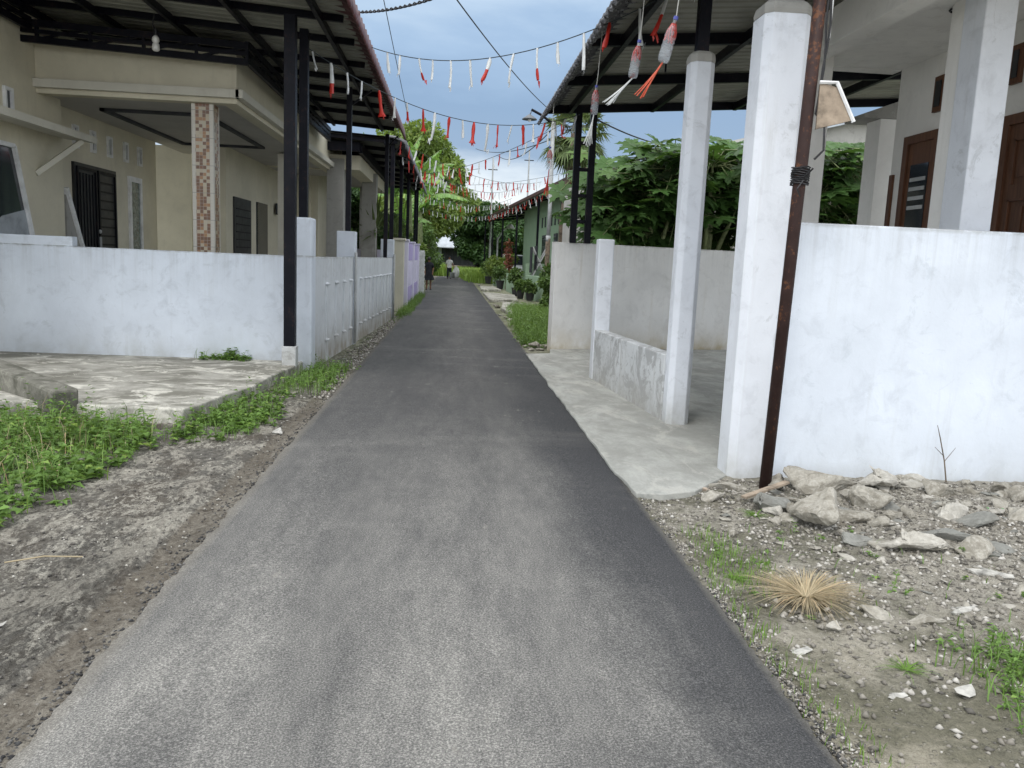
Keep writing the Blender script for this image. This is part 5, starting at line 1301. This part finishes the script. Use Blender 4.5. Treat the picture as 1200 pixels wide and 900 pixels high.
# ditch cover slabs on the far right verge
for (poly,lab) in (([(1.65,23.2),(2.6,23.6),(3.2,28.0),(1.85,29.8),(1.55,26)],'nearer cracked concrete slab over the ditch beside the grass'),([(1.42,31),(2.5,31.5),(2.7,36),(1.40,38)],'second concrete slab over the ditch by the green wall'),([(1.42,41),(2.4,41.5),(2.3,47),(1.5,46)],'farthest concrete slab over the ditch')):
    b=MB(); b.prism([(x+.08*fbm(x*3,y,1),y) for x,y in poly],-.02,.11); tag(b.build('ditch_slab',M['slab'],bevel=.03),lab,'slab')
for k in range(34):
    y=random.uniform(20,50); stone(random.choice(RM),1.42+random.random()*.3,y,random.uniform(.15,.4),random.choice(mats),'lump of broken concrete on the far right verge','concrete lumps on the right verge',.8,flat=.7)
# sloping old concrete kerb at the far left
b=MB(); b.bar((-5.4,9.3,.30),(-3.45,7.55,.16),.24,.24); o=b.build('kerb_block',M['moss'],bevel=.03); tag(o,'mossy concrete beam lying on the left edge of the pale slab','kerb block')
# gravel: countless pebbles
def pebbles(label,gen,n,s0,s1,mat):
    P=gen(n); s=rng.uniform(s0,s1,n)
    base=np.array([[1,0,0],[-1,0,0],[0,1,0],[0,-1,0],[0,0,.6],[0,0,-.6]],float)
    F0=np.array([[0,2,4],[2,1,4],[1,3,4],[3,0,4],[2,0,5],[1,2,5],[3,1,5],[0,3,5]])
    a=rng.uniform(0,2*PI,n); ca,sa=np.cos(a),np.sin(a)
    B=base[None]*(1+.35*rng.normal(size=(n,6,1)).clip(-1.5,1.5))
    X=B[:,:,0]*ca[:,None]-B[:,:,1]*sa[:,None]*.75; Y=B[:,:,0]*sa[:,None]+B[:,:,1]*ca[:,None]*.75
    V=np.stack([X,Y,B[:,:,2]],2)*s[:,None,None]; z=zat(P); V+=np.c_[P,z+s*.35][:,None,:]
    F=(F0[None]+np.arange(n)[:,None,None]*6).reshape(-1,3)
    tag(np_mesh('gravel',V.reshape(-1,3),F,mat),label,'gravel',kind='stuff')
mg=NT('mixed_gravel'); ri=mg.geo.outputs['Random Per Island']; M['gravel']=mg.fin(mg.ramp(ri,[(0,(.08,.075,.065)),(.4,(.18,.165,.14)),(.8,(.29,.27,.235)),(1,(.5,.48,.44))]),.9)
mg=NT('dark_gravel'); ri=mg.geo.outputs['Random Per Island']; M['gravel_dark']=mg.fin(mg.ramp(ri,[(0,(.04,.038,.035)),(.5,(.11,.10,.09)),(.85,(.20,.185,.16)),(1,(.5,.48,.43))]),.9)
pebbles('loose pale gravel along the right edge of the asphalt',lambda n:np.c_[1.33+np.abs(rng.normal(0,.07,n)),rng.uniform(2.0,5.4,n)],4200,.002,.010,M['gravel'])
def gr_(n):
    y=rng.uniform(2.2,5.85,n*3); x=rng.uniform(1.38,4.9,n*3); w=np.clip((y-2.2)/2.4,.25,1)*np.clip((x-1.3)/.6,.3,1); k=rng.random(n*3)<w; x=x[k][:n];y=y[k][:n]; return np.c_[x,y]
pebbles('stone chips and grit spread over the rubble ground',lambda n:gr_(n),16000,.003,.021,M['gravel'])
pebbles('grit and clods on the churned earth left of the lane',lambda n:np.c_[rng.uniform(-3.0,-1.36,n),rng.uniform(2.2,9.5,n)],4200,.003,.012,M['gravel_dark'])
pebbles('gravel verge along the ribbed white wall',lambda n:(lambda y:np.c_[-1.33-np.abs(rng.normal(0,.16,n)).clip(0,.42)*(y<22),y])(rng.uniform(9,34,n)),4500,.008,.028,M['gravel'])
mg=NT('asphalt_crumb'); ri=mg.geo.outputs['Random Per Island']; M['crumb']=mg.fin(mg.ramp(ri,[(0,(.018,.018,.019)),(.6,(.05,.05,.05)),(1,(.16,.155,.145))]),.9)
def edge_(n):
    y=2.0+rng.random(n)**1.5*9; sd=np.where(rng.random(n)<.5,-1,1); return np.c_[sd*(1.31+rng.normal(.012,.035,n)),y]
def pz(P): return np.array([.02 if abs(a)<1.31 else 0 for a,b in P])
pebbles('asphalt crumbs broken off along both edges of the lane',edge_,5200,.003,.012,M['crumb'])
def onroad(n): return np.c_[rng.uniform(-1.2,1.2,n),2.1+rng.random(n)**1.6*9]
# litter
def scrap(name,label,x,y,s,mat,cat='litter'):
    b=MB(); n=7; pts=[(x+s*(.6+.4*random.random())*math.cos(2*PI*i/n),y+s*(.6+.4*random.random())*math.sin(2*PI*i/n)*.7,gh(x,y)+.008+random.uniform(0,s*.5)) for i in range(n)]
    b.add(pts+[(x,y,gh(x,y)+s*.35)],[(i,(i+1)%n,n) for i in range(n)]); o=b.build(name,mat); sd=o.modifiers.new('t','SOLIDIFY'); sd.thickness=.002; tag(o,label,cat)
scrap('paper_scrap','crumpled white scrap at the edge of the lower right weeds',2.04,2.84,.06,M['litter'])
scrap('plastic_scrap','small white scrap on the dirt beside the lane on the left',-1.83,3.35,.035,M['litter'])
M['green_pl']=m_plastic('green_yellow_wrapper',(.12,.42,.10)); scrap('snack_wrapper','green and yellow wrapper lying on the stones at the right',3.75,5.16,.07,M['green_pl'])
b=MB(); b.bar((2.02,5.28,.07),(2.42,5.52,.12),.045,.015); tag(b.build('wood_stick',M['card']),'short flat wooden stick beside the foot of the brown pole','stick')
b=MB(); b.tube([(-2.15,4.0,.03),(-2.0,4.08,.035),(-1.83,4.12,.02)],.004,4); tag(b.build('dry_stalk',M['dry']),'thin dry stalk lying on the churned earth at the left','stalk')

# ------------------------------------------------------------------ people
def skin_body(name,joints,edges,root,mat,parent,sub=2):
    me=bpy.data.meshes.new(name); keys=list(joints); me.from_pydata([joints[k][:3] for k in keys],[(keys.index(a),keys.index(b)) for a,b in edges],[])
    o=link_mesh(name,me,mat,parent); md=o.modifiers.new('skin','SKIN'); sv=me.skin_vertices[0].data
    for i,k in enumerate(keys):
        r=joints[k][3]; rr=joints[k][4] if len(joints[k])>4 else r; sv[i].radius=(r,rr); sv[i].use_root=(k==root)
    md.use_smooth_shade=True
    s=o.modifiers.new('sub','SUBSURF'); s.levels=sub; s.render_levels=sub
    return o
def person(x,y,H,label,pose):
    t=thing('person',label,'person',(x,y,0)); s=H/1.7
    def J(dx,dy,z,r,r2=None): return (x+dx*s,y+dy*s,z*s+.02,r*s,(r2 or r)*s)
    j={'pel':J(0,0,.92,.15,.11),'wai':J(0,0,1.08,.125,.095),'che':J(0,0,1.27,.15,.10),'nb':J(0,0,1.42,.07),'nk':J(0,0,1.48,.05),'h1':J(0,-.01,1.56,.082,.09),'h2':J(0,-.01,1.65,.075,.085)}
    e=[('pel','wai'),('wai','che'),('che','nb'),('nb','nk'),('nk','h1'),('h1','h2')]
    for sd,q in ((-1,'l'),(1,'r')):
        st=pose.get('stride',0)*sd
        j['hip'+q]=J(.09*sd,0,.86,.085); j['kn'+q]=J(.10*sd,.08*st,.48,.058); j['an'+q]=J(.10*sd,.22*st,.09,.036); j['ft'+q]=J(.11*sd,.22*st-.12*pose.get('face',1),.04,.035,.028)
        j['sh'+q]=J(.17*sd,0,1.38,.052); a=pose.get('arm'+q,(.24,0,1.10,.25,-.05,.86)); j['el'+q]=J(a[0]*sd,a[1],a[2],.038); j['wr'+q]=J(a[3]*sd,a[4],a[5],.026); j['pa'+q]=J(a[3]*sd,a[4]-.03,a[5]-.07,.03,.018)
        e+= [('pel','hip'+q),('hip'+q,'kn'+q),('kn'+q,'an'+q),('an'+q,'ft'+q),('che','sh'+q),('sh'+q,'el'+q),('el'+q,'wr'+q),('wr'+q,'pa'+q)]
        for f in range(4): j['f%d%s'%(f,q)]=J(a[3]*sd+.01*(f-1.5),a[4]-.03-.012*(f-1.5),a[5]-.155+.008*abs(f-1.3),.009); e.append(('pa'+q,'f%d%s'%(f,q)))
        j['th'+q]=J(a[3]*sd-.02*sd,a[4]-.07,a[5]-.10,.010); e.append(('wr'+q,'th'+q))
    skin_body('body',j,e,'pel',M['skin'],t)
    return t,s
def hair(t,x,y,s,z,bun=False,f=1):
    b=MB(); vs=[];fs=[];n=14
    for i in range(7):
        ph=PI*i/6*.62
        for k in range(n):
            a=2*PI*k/n; r=.105; zz=math.cos(ph)*.125
            front=math.sin(a)*-f
            if front>.3: zz=max(zz,.05)
            vs.append((x+r*math.sin(ph)*math.cos(a)*s*.95,y+(r*math.sin(ph)*math.sin(a)*1.08-.01)*s,(z+zz)*s+.02))
    for i in range(6):
        for k in range(n): fs.append((i*n+k,i*n+(k+1)%n,(i+1)*n+(k+1)%n,(i+1)*n+k))
    b.add(vs,fs)
    if bun: b.lathe([(0,-.05*s),(.045*s,-.02*s),(.05*s,.02*s),(0,.05*s)],(x,y+.12*s,(z+.03)*s),8)
    b.build('hair',M['hair'],t,smooth=True)
def face(t,x,y,s,z,f=1):
    b=MB()
    for dx in (-.03,.03): b.lathe([(0,-.006*s),(.010*s,0),(0,.006*s)],(x+dx*s,y-(.095)*s*f,(z)*s+.02),6)
    b.build('eyes',M['hair'],t)
    b=MB(); b.bar((x,y-.10*s*f,(z-.005)*s+.02),(x,y-.115*s*f,(z-.04)*s+.02),.018*s); b.bar((x-.02*s,y-.096*s*f,(z-.065)*s+.02),(x+.02*s,y-.096*s*f,(z-.065)*s+.02),.008*s); b.build('nose_and_mouth',M['skin'],t)
    b=MB()
    for sd in (-1,1): b.lathe([(0,-.03*s),(.012*s,-.01*s),(.014*s,.015*s),(0,.03*s)],(x+sd*.088*s,y,(z)*s+.02),6)
    b.build('ears',M['skin'],t)
def ring_cloth(t,name,mat,x,y,s,rows,n=20,wob=.012):
    vs=[];fs=[]
    for i,(z,rx,ry) in enumerate(rows):
        for k in range(n):
            a=2*PI*k/n; w=1+wob*i*.5*math.sin(a*5+i)
            vs.append((x+rx*s*w*math.cos(a),y+ry*s*w*math.sin(a),z*s+.02))
    for i in range(len(rows)-1):
        for k in range(n): fs.append((i*n+k,i*n+(k+1)%n,(i+1)*n+(k+1)%n,(i+1)*n+k))
    b=MB(); b.add(vs,fs); return b.build(name,mat,t,smooth=True)
def sleeves(t,name,mat,J):
    b=MB()
    for pts,rs in J: b.tube(pts,rs,10)
    b.build(name,mat,t,smooth=True)
gx,gy,gH=-1.17,39.6,1.56
t,s=person(gx,gy,gH,'girl in a short black dress standing at the left edge of the lane',{'face':-1,'arml':(.23,-.02,1.12,.20,-.10,.92),'armr':(.23,-.02,1.12,.20,-.10,.92)})
ring_cloth(t,'dress',M['cloth_black'],gx,gy,s,[(1.45,.085,.075),(1.40,.19,.12),(1.27,.175,.13),(1.08,.145,.115),(.95,.185,.15),(.75,.235,.20),(.52,.30,.25)],wob=.03)
sleeves(t,'sleeve',M['cloth_black'],[([(gx+sd*.15*s,gy,1.39*s),(gx+sd*.22*s,gy,1.20*s)],[.068*s,.06*s]) for sd in (-1,1)])
hair(t,gx,gy,s,1.60,True,-1); face(t,gx,gy,s,1.60,-1)
b=MB()
for sd in (-1,1): b.box(gx+sd*.11*s-.045,gx+sd*.11*s+.045,gy-.08,gy+.18,.0+.02,.05+.02)
b.build('sandals',M['dark_iron'],t,bevel=.01)
mx,my,mH=-.32,61.5,1.66
t,s=person(mx,my,mH,'man in white shirt and dark trousers walking towards the camera with a bulky sack','' or {'face':1,'stride':.6,'armr':(.26,-.05,1.10,.34,-.10,.90)})
ring_cloth(t,'shirt',M['cloth_white'],mx,my,s,[(1.46,.08,.075),(1.42,.19,.12),(1.27,.19,.14),(1.08,.165,.13),(.90,.18,.14),(.84,.185,.145)])
sleeves(t,'shirt_sleeve',M['cloth_white'],[([(mx+sd*.16*s,my,1.40*s),(mx+sd*.25*s,my,1.14*s)],[.075*s,.062*s]) for sd in (-1,1)])
sleeves(t,'trousers',M['cloth_navy'],[([(mx+sd*.08*s,my,.92*s),(mx+sd*.10*s,my+.08*.6*sd*s,.50*s),(mx+sd*.10*s,my+.21*.6*sd*s,.12*s)],[.11*s,.085*s,.065*s]) for sd in (-1,1)])
hair(t,mx,my,s,1.60,False,1); face(t,mx,my,s,1.60,1)
b=MB()
for sd in (-1,1): b.box(mx+sd*.105*s-.05,mx+sd*.105*s+.05,my+.13*sd-.16,my+.13*sd+.1,.02,.09)
b.build('shoes',M['dark_iron'],t,bevel=.015)
b=MB(); sc=[]
b.lathe([(0,.08),(.17,.10),(.25,.35),(.25,.62),(.17,.85),(.05,.95),(.08,1.02),(0,1.02)],(mx+.50,my-.15,0),16); o=b.build('sack',M['cloth_white'],smooth=True); 
for v in o.data.vertices: v.co+=Vector((fbm(v.co.x*4,v.co.y*4,v.co.z*4),fbm(v.co.x*4,5,v.co.z*4),0))*.05
tag(o,'bulky white sack carried at the side of the man in the lane','sack')
b=MB(); b.lathe([(0,.12),(.17,.12),(.21,.5),(.23,.52),(.19,.52),(0,.50)],(mx+.24,my-.28,0),14); o=b.build('grey_bucket',M['pipe_grey'],smooth=True); tag(o,'grey bucket between the walking man and his white sack','bucket')

# ------------------------------------------------------------------ sky, sun, camera
w=bpy.data.worlds.new('World'); scene.world=w; w.use_nodes=True; nt=w.node_tree; nd=nt.nodes; lk=nt.links
bg=nd['Background']; sky=nd.new('ShaderNodeTexSky'); sky.sky_type='NISHITA'; sky.sun_disc=False
SUN_EL=58; SUN_AZ=205   # azimuth clockwise from +Y
sky.sun_elevation=math.radians(SUN_EL); sky.sun_rotation=math.radians(SUN_AZ); sky.dust_density=1.5; sky.air_density=1.2
tc=nd.new('ShaderNodeTexCoord')
sx=nd.new('ShaderNodeSeparateXYZ'); lk.new(tc.outputs['Generated'],sx.inputs[0])
def N(t,**k):
    n=nd.new(t)
    for a,b_ in k.items(): setattr(n,a,b_)
    return n
mp=N('ShaderNodeMapping'); lk.new(tc.outputs['Generated'],mp.inputs[0]); mp.inputs['Scale'].default_value=(1,1,2.6)
cn=N('ShaderNodeTexNoise'); lk.new(mp.outputs[0],cn.inputs['Vector']); cn.inputs['Scale'].default_value=3.2; cn.inputs['Detail'].default_value=8; cn.inputs['Roughness'].default_value=.55; cn.inputs['Distortion'].default_value=.3
cn2=N('ShaderNodeTexNoise'); lk.new(mp.outputs[0],cn2.inputs['Vector']); cn2.inputs['Scale'].default_value=9; cn2.inputs['Detail'].default_value=8; cn2.inputs['Roughness'].default_value=.6
# elevation warped by noise drives the cloud deck tone
ad=N('ShaderNodeMath',operation='MULTIPLY_ADD'); lk.new(cn.outputs['Fac'],ad.inputs[0]); ad.inputs[1].default_value=.16; lk.new(sx.outputs[2],ad.inputs[2])
ad2=N('ShaderNodeMath',operation='MULTIPLY_ADD'); lk.new(cn2.outputs['Fac'],ad2.inputs[0]); ad2.inputs[1].default_value=.03; lk.new(ad.outputs[0],ad2.inputs[2])
cr=N('ShaderNodeValToRGB'); lk.new(ad2.outputs[0],cr.inputs[0]); e=cr.color_ramp.elements
stops=[(0.02,(.82,.86,.88)),(.165,(.92,.95,.97)),(.187,(.68,.76,.85)),(.22,(.27,.38,.55)),(.30,(.25,.37,.55)),(.345,(.36,.50,.69)),(.40,(.62,.75,.88)),(.58,(1.2,1.26,1.32)),(.85,(1.75,1.78,1.80))]
while len(e)<len(stops): e.new(.5)
for q,(p,c) in zip(e,stops): q.position=p; q.color=(*c,1)
# behind the photographer the overcast is bright
bk=N('ShaderNodeMapRange'); lk.new(sx.outputs[1],bk.inputs[0]); bk.inputs[1].default_value=.45; bk.inputs[2].default_value=-.35
br=N('ShaderNodeMix',data_type='RGBA'); lk.new(bk.outputs[0],br.inputs[0]); lk.new(cr.outputs[0],br.inputs[6]); br.inputs[7].default_value=(1.62,1.68,1.76,1)
sm=N('ShaderNodeVectorMath',operation='SCALE'); lk.new(sky.outputs[0],sm.inputs[0]); sm.inputs['Scale'].default_value=.10
mx_=N('ShaderNodeMix',data_type='RGBA'); mx_.inputs[0].default_value=.85; lk.new(sm.outputs[0],mx_.inputs[6]); lk.new(br.outputs[2],mx_.inputs[7])
lk.new(mx_.outputs[2],bg.inputs[0]); bg.inputs[1].default_value=1.0
sd=bpy.data.lights.new('sun','SUN'); sd.energy=1.3; sd.angle=math.radians(16); sd.color=(1,.965,.91)
so=bpy.data.objects.new('sun',sd); col.objects.link(so); az=math.radians(SUN_AZ); el=math.radians(SUN_EL)
dv=Vector((math.sin(az)*math.cos(el),math.cos(az)*math.cos(el),math.sin(el))); so.rotation_euler=dv.to_track_quat('Z','Y').to_euler(); so.location=(0,-10,20)

cam=bpy.data.cameras.new('camera'); co=bpy.data.objects.new('camera',cam); col.objects.link(co); scene.camera=co
cam.sensor_width=36; cam.lens=960/1200*36; cam.clip_end=2000; cam.clip_start=.05
Rm=[[0.99665256907081,0.03148064560195743,0.07544948983948416],[-0.06983536808663654,-0.1519946246591501,0.9859110788701627],[0.04250503415783184,-0.9878798525262108,-0.14928737067827771]]
mat=Matrix([[Rm[i][0],-Rm[i][1],-Rm[i][2],(0,0,1.6)[i]] for i in range(3)]+[[0,0,0,1]])
co.matrix_world=mat
scene.render.engine='CYCLES'
scene.view_settings.view_transform='Standard'; scene.view_settings.look='None'; scene.view_settings.exposure=0.28; scene.view_settings.gamma=1
scene.cycles.max_bounces=6; scene.cycles.diffuse_bounces=4; scene.cycles.transparent_max_bounces=12
scene.render.resolution_x=1024; scene.render.resolution_y=768
